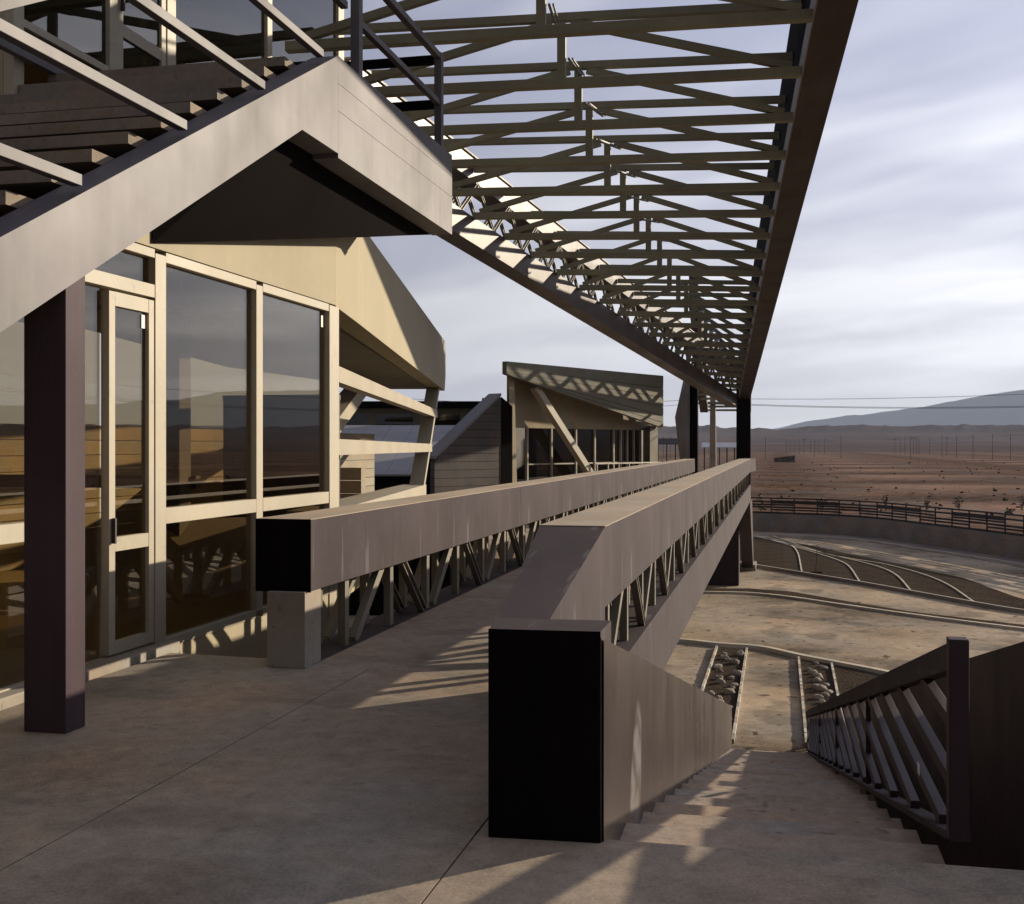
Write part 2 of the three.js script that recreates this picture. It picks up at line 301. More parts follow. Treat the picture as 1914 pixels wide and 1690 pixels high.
['first', 'second', 'third', 'fourth'].forEach((w, i) => single('border_stone', strip(curve(lines[i]), -0.03, 0.03, GY, GY + 0.05, 40), M.kerb, `pale curved edging line in the gravel bed, ${w} from the bridge leg`, 'edging', 'curved edging lines in the gravel bed'));
single('plaza_kerb', strip(curve([[-9, -33.6], [-2.67, -33.51], [-1.68, -33.1], [-0.51, -32.83], [0.6, -31.67], [2.35, -30.06], [3.02, -29.34], [6, -26.4]]), -0.09, 0.09, GY - 0.02, GY + 0.09, 50), M.kerb, 'pale curved kerb dividing the plaza from the foot of the stair', 'kerb');
single('strip_kerb', strip(curve([[-14, -44.8], ...gravelLow.slice().reverse()]), -0.08, 0.08, GY - 0.02, GY + 0.06, 60), M.kerb, 'thin pale kerb along the near side of the narrow gravel strip', 'kerb');
single('road_kerb', strip(curve([[-8, -76.5], [-1.5, -74.9], [3.9, -72.4], [7.9, -65], [10.6, -59.4], [14.5, -49]]), -0.07, 0.07, GY - 0.02, GY + 0.08, 50), M.kerb, 'thin pale kerb beside the road under the retaining wall', 'kerb');
struct('path_asphalt', strip(curve([[-8, -77.6], [-1.5, -76.6], [4.2, -73.9], [8.2, -66.6], [10.9, -60.6], [14.9, -50]]), -0.95, 1.1, GY - 0.03, GY + 0.006, 60), M.block);
{ // planted beds with boulders either side of the path below the stair
  struct('stone_bed', flat([[-1.60, -32.75], [-0.90, -32.6], [-0.88, -22.2], [-1.66, -22.2]], GY + 0.008), M.gravel);
  struct('stone_bed', flat([[0.56, -31.4], [1.26, -30.95], [1.18, -22.2], [0.56, -22.2]], GY + 0.008), M.gravel);
  struct('gravel_lawn', flat([[1.36, -30.9], [2.2, -30.0], [3.0, -29.15], [6, -26.3], [6, -20], [1.28, -20]], GY + 0.006), M.gravel);
  const kerbRow = (x0, z0, x1, z1, label) => { const t = thing('bed_edging', label, 'edging', [x0, GY, z0], 'brick edgings of the stone beds'); const n = 22;
    for (let i = 0; i < n; i++) { const a = i / n, b = (i + 0.93) / n, xa = x0 + (x1 - x0) * a, za = z0 + (z1 - z0) * a, xb = x0 + (x1 - x0) * b, zb = z0 + (z1 - z0) * b; part(t, 'brick', bar([xa, GY + 0.03 + rr(-0.008, 0.008), za], [xb, GY + 0.03 + rr(-0.008, 0.008), zb], 0.055, 0.08), i % 3 ? M.kerb : M.conc); } };
  kerbRow(-0.85, -32.6, -0.84, -22.3, 'thin edging row left of the path, between path and boulders');
  kerbRow(0.50, -31.5, 0.50, -22.3, 'thin edging row right of the path, between path and boulders');
  kerbRow(-1.66, -32.7, -1.72, -22.3, 'thin edging row on the outer side of the left boulder bed');
  kerbRow(1.30, -30.9, 1.23, -22.3, 'pale edging row between the right boulder bed and gravel');
  const shapes = [0, 1, 2, 3].map(k => { let g = new THREE.IcosahedronGeometry(1, 2); const p = g.attributes.position; for (let i = 0; i < p.count; i++) { const a = V().fromBufferAttribute(p, i); const q = 0.72 + 0.55 * fbm(a.x * 1.4 + k * 9 + 20, a.y * 1.4 + a.z * 1.1 + 20, 0, 0, 3, k + 5); p.setXYZ(i, a.x * q * 1.1, a.y * q * 0.72, a.z * q); } g.computeVertexNormals(); return uvm(g); });
  const nth = 'first,second,third,fourth,fifth,sixth,seventh,eighth,ninth,tenth,eleventh,twelfth,thirteenth,fourteenth,fifteenth,sixteenth,seventeenth,eighteenth,nineteenth,twentieth,twenty-first,twenty-second,twenty-third,twenty-fourth,twenty-fifth,twenty-sixth'.split(','), tone = ['pale', 'brown', 'dark'];
  const put = (x0, x1, z0, z1, n, label, group) => { for (let i = 0; i < n; i++) { const s = rr(0.06, 0.13), m = single('boulder', shapes[i % 4], M.rock[i % 3], `${tone[i % 3]} rough boulder ${label}, ${nth[i]} counting away from the stair`, 'boulder', group); m.position.set(rr(x0, x1), GY + s * 0.35, z0 + (z1 - z0) * (i + rr(0.1, 0.9)) / n); m.rotation.y = rnd() * 6; m.scale.setScalar(s); } };
  put(-1.52, -0.98, -23, -32.3, 26, 'left of the path', 'boulders left of the path');
  put(0.66, 1.14, -23, -31.0, 24, 'right of the path', 'boulders right of the path');
}

// ---------------------------------------------------------------- retaining wall and curved fence
{
  const w = thing('retaining_wall', 'low curved grey block wall carrying the dark fence', 'wall', [0, GY, -75]);
  const N1 = 4; for (let i = 0; i < N1; i++) { const h0 = GY + i * 0.28, h1 = h0 + 0.268; part(w, 'course', strip(wallCurve, -0.28 + (i % 2) * 0.012, 0.1, h0, i === N1 - 1 ? -2.86 : h1, 90), M.block); }
  part(w, 'core', strip(wallCurve, -0.25, 0.08, GY - 0.1, -2.9, 60), M.block);
  const f = thing('curved_fence', 'dark steel fence with staggered rails on the retaining wall', 'fence', [0, -2.86, -75]);
  const L = wallCurve.getLength(), n = Math.round(L / 1.55);
  const rails = [[-1.86, 0.09, 0], [-2.10, 0.10, 1], [-2.28, 0.10, 2], [-2.44, 0.11, 0], [-2.60, 0.10, 3], [-2.80, 0.12, 0]];
  for (let i = 0; i <= n; i++) {
    const u = i / n, p = wallCurve.getPointAt(u); if (p.x < -8 || p.x > 19) continue;
    part(f, 'post', box(p.x - 0.035, p.x + 0.035, -2.86, -1.83, p.z - 0.035, p.z + 0.035), M.rail);
    const q = wallCurve.getPointAt(Math.min(1, (i + 1) / n));
    rails.forEach(([y, h, k], j) => { if (k === 2 && i % 4 === 1) return; if (k === 3 && i % 4 === 3) return; const hh = k === 1 ? (i % 5 < 3 ? 0.22 : 0.10) : h; part(f, 'rail', bar([p.x, y, p.z], [q.x, y, q.z], hh, 0.04, V(0, 1, 0)), M.rail); });
  }
  const lp = [[-1.2, -83], [2.9, -84], [7.3, -86], [9.9, -85.5], [12.4, -88], [16.9, -90], [15, -84]];
  const leaf = new THREE.PlaneGeometry(0.12, 0.06);
  const lab = ['scrubby young plant beyond the fence, beside the bridge rail end', 'scrubby young plant beyond the fence, second from the bridge', 'scrubby young plant beyond the fence, third from the bridge', 'scrubby young plant beyond the fence, fourth from the bridge', 'scrubby young plant beyond the fence, fifth from the bridge', 'scrubby young plant beyond the fence, rightmost in view', 'low scrubby plant close behind the fence at the right'];
  lp.forEach(([x, z], i) => {
    const t = thing('young_shrub', lab[i], 'shrub', [x, -3.1, z], 'young shrubs beyond the fence'), gs = [], H = i === 6 ? 0.5 : rr(1.0, 1.8);
    const st = []; for (let k = 0; k < 4; k++) { const a = rnd() * 6.28, tip = V(x + Math.cos(a) * 0.4 * rnd(), -3.1 + H * rr(0.7, 1), z + Math.sin(a) * 0.4); st.push(bar([x, -3.1, z], tip, 0.025, 0.025, V(1, 0, 0.1)));
      for (let l = 0; l < 15; l++) { const q = V(x, -3.1, z).lerp(tip, rr(0.3, 1.05)); const g = leaf.clone(); g.rotateX(rnd() * 6); g.rotateY(rnd() * 6); g.scale(1.3, 1.3, 1.3); g.translate(q.x + rr(-0.16, 0.16), q.y + rr(-0.1, 0.1), q.z + rr(-0.16, 0.16)); gs.push(g); } }
    part(t, 'stem', mergeGeometries(st), M.wood); part(t, 'foliage', mergeGeometries(gs), M.leaf);
  });
  const s = thing('sapling', 'thin bare sapling standing in the gravel bed', 'sapling', [1.55, GY, -52.7]);
  part(s, 'stem', bar([1.55, GY, -52.7], [1.62, GY + 1.25, -52.7], 0.025, 0.025), M.wood); part(s, 'twig', bar([1.6, GY + 0.95, -52.7], [1.72, GY + 1.2, -52.75], 0.014, 0.014), M.wood); part(s, 'soil_ring', new THREE.TorusGeometry(0.35, 0.05, 5, 18).rotateX(Math.PI / 2).translate(1.55, GY + 0.02, -52.7), M.gravel);
}

// ================================================================ DECK AND STAIR
{
  const d = new THREE.Group(); d.name = 'deck'; d.userData.kind = 'structure'; scene.add(d); bases.set(d, V(0, 0, 0));
  const g = 0.004;
  part(d, 'slab', flat([[-4.44, 7], [-2.77 - g, 7], [-2.77 - g, -7.72], [-3.2, -7.72], [-3.2, -7.93], [-4.44, -8.02]], 0, 0.35), M.deck);
  part(d, 'slab', flat([[-2.77 + g, 7], [-1.18 - g, 7], [-1.18 - g, -7.72], [-2.77 + g, -7.72]], 0, 0.35), M.deck);
  part(d, 'slab', flat([[-1.18 + g, 7], [9, 7], [9, -4.60], [-0.72, -4.60], [-0.72, -6.5], [-1.18 + g, -6.5]], 0, 0.35), M.deck);
  for (let i = 0; i < 8; i++) { const z0 = -7.72 - g - i * 6, z1 = Math.max(-53, z0 - 6 + 2 * g); part(d, 'slab', flat([[-3.215, z0], [-1.495, z0], [-1.495, z1], [-3.215, z1]], 0, 0.3), M.deck); }
  part(d, 'terrace', flat([[-3.3, -44.5], [-2.9, -66], [-24, -66], [-24, -30], [-11.5, -38]], -0.004, 0.4), M.deck);
  part(d, 'substructure', box(-4.4, 9, -4, -0.36, -4.4, 7), M.conc);
}
{ // long shallow outdoor stair; slightly turned to the left of the bridge
  const N1 = 24, rise = 4 / N1, Z0 = -4.60, Z1 = -21.95, tr = (Z0 - Z1) / N1, sh = -0.0101;
  const X = z => sh * (-z + Z0);            // sideways drift
  const st = thing('outdoor_stair', 'long shallow concrete stair going down to the plaza', 'stair', [0, 0, Z0]);
  for (let i = 1; i < N1; i++) {
    const z0 = Z0 - (i - 1) * tr, z1 = z0 - tr - 0.02, y = -i * rise, o = X(z0), n = rr(-0.012, 0.012);
    part(st, 'step', hull([[-0.70 + o, y - 0.5, z0], [0.665 + o, y - 0.5, z0], [-0.70 + o, y - 0.5, z1], [0.665 + o, y - 0.5, z1], [-0.70 + o, y, z0], [0.665 + o, y, z0], [-0.70 + o, y + n * 0.2, z1 + 0.008], [0.665 + o, y + n * 0.2, z1 + 0.008 + n]]), M.stair);
  }
  const w = thing('stair_parapet', 'solid mauve steel parapet along the left side of the stair', 'parapet', [-0.7, 0, Z0]);
  const segs = [-4.56, -8.0, -11.4, -14.8, -18.3, -21.95];
  for (let i = 0; i < 5; i++) {
    const za = segs[i] - (i ? 0.002 : 0), zb = segs[i + 1] + 0.002, yt = z => 0.80 + (z + 4.56) * (4.03 / 17.39), yb = z => Math.max(-4, -0.75 + (z - Z0) * rise / tr);
    const q = (z, s) => -0.676 + X(Math.min(z, Z0)) - s;
    part(w, 'panel', hull([[q(za, 0), yt(za), za], [q(zb, 0), yt(zb), zb], [q(zb, 0), yb(zb), zb], [q(za, 0), yb(za), za], [q(za, 0.07), yt(za), za], [q(zb, 0.07), yt(zb), zb], [q(zb, 0.07), yb(zb), zb], [q(za, 0.07), yb(za), za]]), M.sheen);
  }
  {
    const nz = 260, ny = 6, Pp = [], U = [], I = [], yt = z => 0.797 + (z + 4.56) * (4.03 / 17.39), yb = z => Math.max(-4, -0.6 + (z - Z0) * rise / tr);
    for (let i = 0; i <= nz; i++) for (let j = 0; j <= ny; j++) {
      const z = -4.565 - 17.38 * i / nz, y = yb(z) + (yt(z) - yb(z)) * j / ny, q = (fbm(z * 1.1 + 40, y * 0.12 + 9, 0, 0, 3, 61) - 0.5) * 0.034 + Math.sin(z * 5.2 + Math.sin(z * 1.7) * 1.6) * 0.0042;
      Pp.push(-0.672 + X(Math.min(z, Z0)) + Math.max(-0.003, q * 0.75 + 0.006), y, z); U.push(-z - 4.565, y);
      if (i < nz && j < ny) { const k = i * (ny + 1) + j; I.push(k, k + ny + 2, k + ny + 1, k, k + 1, k + ny + 2); }
    }
    const g = new THREE.BufferGeometry(); g.setAttribute('position', new THREE.BufferAttribute(new Float32Array(Pp), 3)); g.setAttribute('uv', new THREE.BufferAttribute(new Float32Array(U), 2)); g.setIndex(I); g.computeVertexNormals();
    const nrm = g.attributes.normal; if (nrm.getX(50) < 0) { for (let k = 0; k < I.length; k += 3) { const t = I[k]; I[k] = I[k + 1]; I[k + 1] = t; } g.setIndex(I); g.computeVertexNormals(); }
    part(w, 'sheet', g, M.sheet);
  }
  // fence on the right of the stair: posts, sloped handrail, level bars that end on post and bottom rail
  const f = thing('stair_fence', 'steel stair fence with sloped handrail and level bars', 'railing', [0.68, 0, -4.9]);
  const sl = 4.24 / 17.96, top = z => 0.79 + (z + 4.864) * sl, bot = z => 0.06 + (z + 4.864) * sl, xf = z => 0.70 + X(z);
  const zs = [-4.90, -9.2, -13.2, -17.3, -22.2];
  zs.forEach((z, i) => { const w2 = i ? 0.035 : 0.055; const m = part(f, 'post', box(xf(z) - w2 / 2 - (i ? 0 : 0.02), xf(z) + w2 / 2, i ? bot(z) - 0.1 : 0, top(z) + 0.01, z + (i ? 0.02 : 0.03), z - (i ? 0.02 : 0.05), 0.004), M.mauveDark); });
  part(f, 'handrail', bar([xf(-4.97), top(-4.97) - 0.055, -4.97], [xf(-22.6), top(-22.6) - 0.055, -22.6], 0.07, 0.11, V(1, 0, 0), 0.006), M.mauve);
  part(f, 'bottom_rail', bar([xf(-4.95), bot(-4.95) - 0.04, -4.95], [xf(-22.6), bot(-22.6) - 0.04, -22.6], 0.09, 0.035, V(1, 0, 0), 0.004), M.mauve);
  for (let k = 0; k < 19; k++) {
    const y = 0.42 - k * 0.24, zt = -4.864 + (y - 0.68) / sl, zb = Math.min(-4.95, -4.864 + (y - 0.05) / sl); if (zt < -22.4 && zb < -22.4) continue;
    part(f, 'bar', bar([xf(zb), y, zb], [xf(Math.max(zt, -22.4)), y, Math.max(zt, -22.4)], 0.045, 0.055, V(1, 0, 0), 0.003), M.mauveDark);
  }
  part(f, 'paper_label', box(xf(-5.95) - 0.026, xf(-5.95) - 0.024, -0.045, 0.005, -6.05, -5.97), M.sticker);
  // solid outer wall
  const wl = thing('outer_stair_wall', 'dark steel wall outside the stair fence, at the right edge', 'wall', [1.67, 0, -4.9]);
  const yt = z => 1.04 + (z + 4.9) * 0.228;
  const sg = [-4.62, -8, -12, -16, -19.5, -22.6];
  for (let i = 0; i < 5; i++) { const a = sg[i] - (i ? 0.002 : 0), b = sg[i + 1] + 0.002, o = X(a), o2 = X(b), P = []; for (const [z, oo] of [[a, o], [b, o2]]) for (const x of [1.62, 1.73]) P.push([x + oo, yt(z), z], [x + oo, Math.max(-4, yt(z) - 3.2), z]); part(wl, 'panel', hull(P), M.mauveDark); }
}

// ================================================================ FOOTBRIDGE GIRDERS
function girder(t, xl, xr, zs, y0, y1, mat) {
  for (let i = 0; i < zs.length - 1; i++) { const a = zs[i] - (i ? 0.0025 : 0), b = zs[i + 1] + 0.0025; part(t, 'panel', box(xl, xr, y0, y1, a, b, 0.006), mat); }
}
function lattice(t, x, z0, z1, y0, y1, pitch, w, d, mat, side) {
  let k = 0; for (let z = z0; z > z1; z -= pitch, k++) {
    part(t, 'vertical', channel([x, y0, z], [x, y1, z], w, d, side), mat);
    if (z - pitch < z1) break;
    const a = z - 0.20, b = z - pitch + 0.22;
    part(t, 'diagonal', channel([x, k % 2 ? y1 : y0, a], [x, k % 2 ? y0 : y1, b], w, d, side), mat);
  }
}
{
  const gl = thing('bridge_girder', 'left girder of the footbridge: deep mauve box rail on open lattice', 'girder', [-3.39, 0, -7.72]);
  girder(gl, -3.594, -3.189, [-7.70, -14.55, -20.5, -26.1, -31.8, -37.5, -46.2], 0.53, 1.03, M.mauve);
  girder(gl, -3.594, -3.23, [-8.05, -14.55, -20.5, -26.1, -31.8, -37.5, -46.2], -0.62, -0.012, M.mauve);
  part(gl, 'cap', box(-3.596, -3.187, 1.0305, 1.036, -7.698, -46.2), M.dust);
  lattice(gl, -3.30, -8.69, -46, -0.012, 0.53, 1.09, 0.085, 0.06, M.olive, V(0, 0, 1));
  lattice(gl, -3.52, -8.69, -46, -0.012, 0.53, 1.09, 0.085, 0.06, M.olive, V(0, 0, 1));
  part(gl, 'end_post', box(-3.495, -3.21, 0, 0.53, -7.65, -7.95, 0.006), M.post);
  part(gl, 'end_shade_plate', box(-3.60, -3.185, 0.524, 1.034, -7.694, -7.70), M.black);  // black colour stands in for shade on the near girder end
  const gr = thing('bridge_girder', 'right girder of the footbridge: deep mauve box rail on open lattice', 'girder', [-1.3, 0, -7.5]);
  const seg = [-7.47, -14.05, -20.3, -26.2, -32, -37.9, -47.2];
  girder(gr, -1.511, -1.085, seg, 0.51, 1.03, M.mauve);
  part(gr, 'panel', hull([[-1.511, 1.03, -47.2], [-1.085, 1.03, -47.2], [-1.511, 0.51, -47.2], [-1.085, 0.51, -47.2], [-1.35, 1.03, -49.4], [-0.93, 1.03, -49.2], [-1.35, 0.51, -49.4], [-0.93, 0.51, -49.2]]), M.mauve);
  girder(gr, -1.49, -1.085, [-6.6, -14.05, -20.3, -26.2, -32, -37.9, -47.4], -0.62, 0.012, M.mauve);
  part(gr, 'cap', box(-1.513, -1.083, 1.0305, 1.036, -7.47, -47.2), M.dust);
  lattice(gr, -1.17, -8.2, -47, 0.012, 0.51, 1.06, 0.075, 0.06, M.olive, V(0, 0, 1));
  lattice(gr, -1.42, -8.2, -47, 0.012, 0.51, 1.06, 0.075, 0.06, M.olive, V(0, 0, 1));
  part(gr, 'sloped_end', hull([[-1.511, 1.03, -7.47], [-1.085, 1.03, -7.47], [-0.93, 0.815, -4.74], [-1.15, 0.815, -4.80], [-1.511, 0.0, -7.47], [-1.085, 0.0, -7.47], [-0.93, 0.0, -4.74], [-1.15, 0.0, -4.80]]), M.mauve);
  const bl = thing('end_block', 'mauve steel box block at the head of the stair, front blackened as shade', 'block', [-0.9, 0, -4.53]);
  part(bl, 'body', hull([[-1.119, 0, -4.523], [-0.68, 0, -4.55], [-1.119, 0.823, -4.523], [-0.68, 0.823, -4.55], [-1.16, 0, -4.83], [-0.68, 0, -4.86], [-1.16, 0.823, -4.83], [-0.68, 0.823, -4.86]]), M.mauve);
  part(bl, 'front_shade_plate', hull([[-1.121, 0.002, -4.519], [-0.678, 0.002, -4.546], [-1.121, 0.825, -4.519], [-0.678, 0.825, -4.546], [-1.121, 0.002, -4.523], [-0.678, 0.002, -4.55], [-1.121, 0.825, -4.523], [-0.678, 0.825, -4.55]]), M.black);  // black sheet over the mauve front: its shade put into the colour
  // inclined leg at the far end
  const lg = thing('bridge_support', 'leaning dark steel support under the far end of the bridge', 'support', [-1.3, GY, -54]);
  part(lg, 'shaft', hull([[-1.5, -0.6, -45.2], [-1.06, -0.6, -45.2], [-1.5, -0.6, -48.6], [-1.06, -0.6, -48.6], [-1.62, GY, -53.6], [-1.12, GY, -53.6], [-1.62, GY, -54.8], [-1.12, GY, -54.8]]), M.mauveDark);
  part(lg, 'foot', box(-1.7, -1.0, GY - 0.05, GY + 0.25, -53.3, -55.1), M.conc);
  const lg2 = thing('bridge_pier', 'dark pier below the bridge behind the leaning leg', 'pier', [-2.6, GY, -48]);
  part(lg2, 'shaft', box(-3.5, -1.55, GY, -0.65, -47.5, -48.4), M.mauveDark);
}

// ================================================================ UPPER STAIR, COLUMN
const XS = -3.733;
{
  const col = thing('steel_column', 'dark aubergine steel box column under the upper stair', 'column', [-3.86, 0, -5.72]);
  part(col, 'shaft', box(-3.992, -3.737, 0, 2.50, -5.635, -5.82, 0.005), M.column);
  const us = thing('upper_stair', 'raised steel stair and landing with folded fascia at upper left', 'stair', [XS, 0, -9]);
  const line = z => 4.932 - (z + 9.632) * 0.519, low = z => 4.087 - (z + 8.844) * 0.527;
  const z0 = -0.3;
  part(us, 'stringer', plateX([[z0, Math.max(0.05, line(z0))], [-9.632, 4.936], [-9.632, 4.087], [-8.844, 4.087], [-1.1, 0.006], [z0, 0.004]], XS, 0.24), M.fascia);
  part(us, 'landing_panel', plateX([[-9.634, 4.700], [-9.634, 4.936], [-13.285, 4.950], [-13.285, 4.700]], XS, 0.24), M.fascia);
  part(us, 'landing_panel', plateX([[-9.634, 4.460], [-9.634, 4.696], [-13.285, 4.696], [-13.285, 4.460]], XS, 0.24), M.fascia);
  part(us, 'landing_panel', plateX([[-9.634, 4.050], [-9.634, 4.456], [-13.285, 4.456], [-13.285, 4.020]], XS, 0.24), M.fascia);
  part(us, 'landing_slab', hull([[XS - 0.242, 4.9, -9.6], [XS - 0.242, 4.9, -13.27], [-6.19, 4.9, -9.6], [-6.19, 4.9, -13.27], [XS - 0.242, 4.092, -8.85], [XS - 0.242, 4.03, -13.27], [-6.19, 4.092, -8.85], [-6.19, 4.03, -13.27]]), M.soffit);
  for (let k = 1; k < 22; k++) {
    const z = -9.62 + k * 0.40, y = line(z) + 0.05; if (y < 0.2) break;
    part(us, 'tread', box(XS - 0.25, -6.19, y - 0.075, y, z + 0.15, z - 0.21), M.tread);
  }
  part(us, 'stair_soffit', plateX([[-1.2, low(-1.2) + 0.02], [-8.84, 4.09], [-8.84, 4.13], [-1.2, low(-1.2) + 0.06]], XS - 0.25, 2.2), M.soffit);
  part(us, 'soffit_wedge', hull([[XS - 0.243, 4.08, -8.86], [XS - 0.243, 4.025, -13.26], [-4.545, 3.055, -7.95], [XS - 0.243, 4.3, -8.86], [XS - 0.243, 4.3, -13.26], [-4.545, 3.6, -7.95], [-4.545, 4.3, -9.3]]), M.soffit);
  // level guard bars that run into the stringer, from low to high
  for (const [y, ze, zs] of [[2.395, -4.62, -2.3], [3.01, -5.80, -3.4], [3.625, -6.98, -4.5], [4.24, -8.17, -5.6], [4.855, -9.33, -6.8], [5.47, -9.9, -7.9]])
    part(us, 'guard_bar', box(XS - 0.075, XS - 0.01, y - 0.03, y + 0.035, ze, zs, 0.004), M.fascia);
  for (const [y, ze, zs] of [[4.2, -8.7, -6], [4.8, -9.6, -7.2]]) part(us, 'guard_bar', box(-6.17, -6.10, y - 0.03, y + 0.035, ze, zs), M.fascia);
  part(us, 'handrail', bar([XS - 0.045, line(-2) + 1.15, -2], [XS - 0.045, line(-9.9) + 1.15, -9.9], 0.07, 0.07), M.fascia);
  // landing guard
  for (const z of [-10.22, -12.90]) part(us, 'guard_post', box(XS - 0.09, XS - 0.005, 4.94, 6.02, z + 0.05, z - 0.05, 0.004), M.fascia);
  part(us, 'guard_rail', box(XS - 0.085, XS - 0.012, 5.945, 6.015, -9.9, -12.9, 0.004), M.fascia);
  part(us, 'guard_rail', box(XS - 0.08, XS - 0.02, 5.42, 5.48, -10.2, -12.86, 0.004), M.fascia);
  for (const y of [5.93, 5.42]) part(us, 'end_rail', box(-5.1, XS - 0.09, y - 0.02, y + 0.07, -12.87, -12.95), M.black);
  part(us, 'end_post', box(-5.15, -5.05, 4.91, 6.02, -12.86, -12.96), M.black);
}
function cell(t, P, mat, x, z0, z1, y0, y1) { return part(t, 'pane', box(x - 0.006, x + 0.006, y0, y1, z0, z1), mat); }

// ================================================================ GLAZED BUILDING (left)
{
  const XF = -4.574, b = thing('glazed_building', 'beige building with tall bronze glass panes and sloping open frame', 'building', [XF, 0, -9]);
  const fr = (z0, z1, y0, y1, dx = 0) => part(b, 'frame', box(XF - 0.11 - dx, XF + dx, y0, y1, z0, z1, 0.004), M.frame);
  // mullions
  const m1 = fr(-8.04, -8.20, 0.06, 3.0), m2 = fr(-9.805, -9.94, 0.06, 3.0, -0.004), m3 = fr(-11.55, -11.82, -0.3, 3.02, 0.004);
  fr(-6.90, -7.02, 0.06, 3.0); fr(-4.6, -4.75, 0.06, 3.0); fr(-2.4, -2.55, 0.06, 3.0);
  fr(-8.202, -9.803, 2.95, 3.03, -0.003); fr(-9.942, -11.548, 2.95, 3.03, -0.003);
  fr(-8.202, -9.803, 0.95, 1.07, -0.003); fr(-9.942, -11.548, 0.95, 1.07, -0.003);
  fr(-8.202, -9.803, 0.0, 0.07, -0.003); fr(-9.942, -11.548, 0.0, 0.07, -0.003);
  fr(-7.022, -8.038, 2.66, 2.76, -0.003); fr(-7.022, -8.038, 2.96, 3.03, -0.003);
  fr(-4.752, -6.898, 0.95, 1.07, -0.003); fr(-4.752, -6.898, 2.95, 3.03, -0.003); fr(-4.752, -6.898, 0, 0.07, -0.003);
  // panes
  const X = XF - 0.06;
  for (const [a, c] of [[-8.19, -9.815], [-9.93, -11.56], [-4.74, -6.91]]) { cell(b, 0, M.glass, X, a, c, 1.06, 2.96); cell(b, 0, M.glass, X, a, c, 0.06, 0.96); }
  cell(b, 0, M.glass, X, -7.01, -8.05, 2.75, 2.97); cell(b, 0, M.glass, X, -7.01, -7.38, 0.06, 2.66);
  for (const z of [-11.50]) part(b, 'paper_label', box(XF - 0.052, XF - 0.050, 2.78, 2.90, z, z + 0.05), M.sticker);
  // narrow door leaf
  const dr = part(b, 'door', box(XF - 0.07, XF - 0.005, 0.075, 2.64, -7.42, -7.50, 0.004), M.frame);
  part(dr, 'stile', box(XF - 0.07, XF - 0.005, 0.075, 2.64, -7.955, -8.03, 0.004), M.frame);
  for (const [a, c] of [[2.54, 2.64], [0.80, 0.90], [0.075, 0.16]]) part(dr, 'rail', box(XF - 0.068, XF - 0.007, a, c, -7.502, -7.953), M.frame);
  part(dr, 'pane', box(XF - 0.046, XF - 0.034, 0.9, 2.54, -7.502, -7.953), M.glass); part(dr, 'pane', box(XF - 0.046, XF - 0.034, 0.16, 0.80, -7.502, -7.953), M.glass);
  part(dr, 'handle', box(XF + 0.0, XF + 0.03, 0.86, 1.04, -7.44, -7.465, 0.006), M.rail);
  part(dr, 'paper_label', box(XF - 0.030, XF - 0.028, 2.42, 2.52, -7.89, -7.945), M.sticker);
  // threshold, plinth
  part(b, 'threshold', box(XF - 0.12, XF + 0.11, -0.1, 0.06, -2.2, -8.22, 0.012), M.post);
  part(b, 'plinth', box(XF - 0.16, XF - 0.01, -4, -0.002, -8.03, -11.6), M.beige);
  // beige wall above the glass; turns left beyond the third mullion
  part(b, 'upper_wall', plateX([[-7.0, 3.032], [-11.70, 3.032], [-11.70, 4.015], [-9.2, 4.015], [-7.0, 3.06]], XF + 0.012, 0.272), M.beige);
  const dx = -0.2132, dz = -0.977, P = (t, y, o = 0) => [XF + 0.012 + dx * t + dz * o, y, -11.702 + dz * t - dx * o]; // o: to the left, inwards
  const slab = (t0, t1, ya, yb, yc, yd, th) => hull([P(t0, ya), P(t1, yb), P(t1, yc), P(t0, yd), P(t0, ya, th), P(t1, yb, th), P(t1, yc, th), P(t0, yd, th)]);
  part(b, 'upper_wall', slab(0, 1.55, 3.02, 3.02, 4.015, 4.015, 0.3), M.beige);
  part(b, 'upper_wall', slab(1.552, 17.6, 3.02, 2.95, 4.22, 4.25, 0.3), M.beige);
  part(b, 'wall_end', hull([P(17.602, 2.95), P(17.602, 4.22), P(19.6, 3.95, 0.1), P(19.2, 3.45, 0.08), P(17.602, 2.95, 0.3), P(17.602, 4.22, 0.3), P(19.6, 3.95, 0.35)]), M.beige);
  part(b, 'soffit', hull([P(0, 2.98, 0.31), P(17.4, 2.98, 0.31), P(17.4, 2.98, 1.5), P(9, 2.98, 3.4), P(0, 2.98, 3.4), P(0, 3.04, 0.31), P(17.4, 3.04, 0.31), P(17.4, 3.04, 1.5), P(9, 3.04, 3.4), P(0, 3.04, 3.4)]), M.olivePav);
  // open frame
  const beam = (n, t0, y0, t1, y1, w, h, o = 0.12, mt = M.frame) => part(b, n, bar(V(...P(t0, y0, o)), V(...P(t1, y1, o)), w, h, V(-dz, 0, dx).negate()), mt);
  beam('frame_bar', 0.15, 2.335, 15.6, 2.30, 0.16, 0.175); beam('frame_bar', 0.15, 1.535, 13.9, 1.50, 0.16, 0.175);
  beam('frame_bar', 0.15, 0.74, 12.4, 0.62, 0.5, 0.22, 0.3);
  beam('leaning_post', 11.2, 0.35, 16.4, 2.98, 0.30, 0.16, 0.20);
  beam('brace', 3.6, 0.7, 13.5, 3.0, 0.35, 0.3, 1.5);
  // roof, floor, interior
  part(b, 'roof', flat([[XF - 0.262, -9.6], [XF - 0.262, -11.7], [-6.2, -17.5], [-14, -17.5], [-14, -9.6]], 3.98, 0.25), M.inWall);
  part(b, 'floor', flat([[XF - 0.163, 3], [XF - 0.163, -11.5], [-5.6, -16], [-14, -16], [-14, 3]], 0.02, 0.3), M.inFloor);
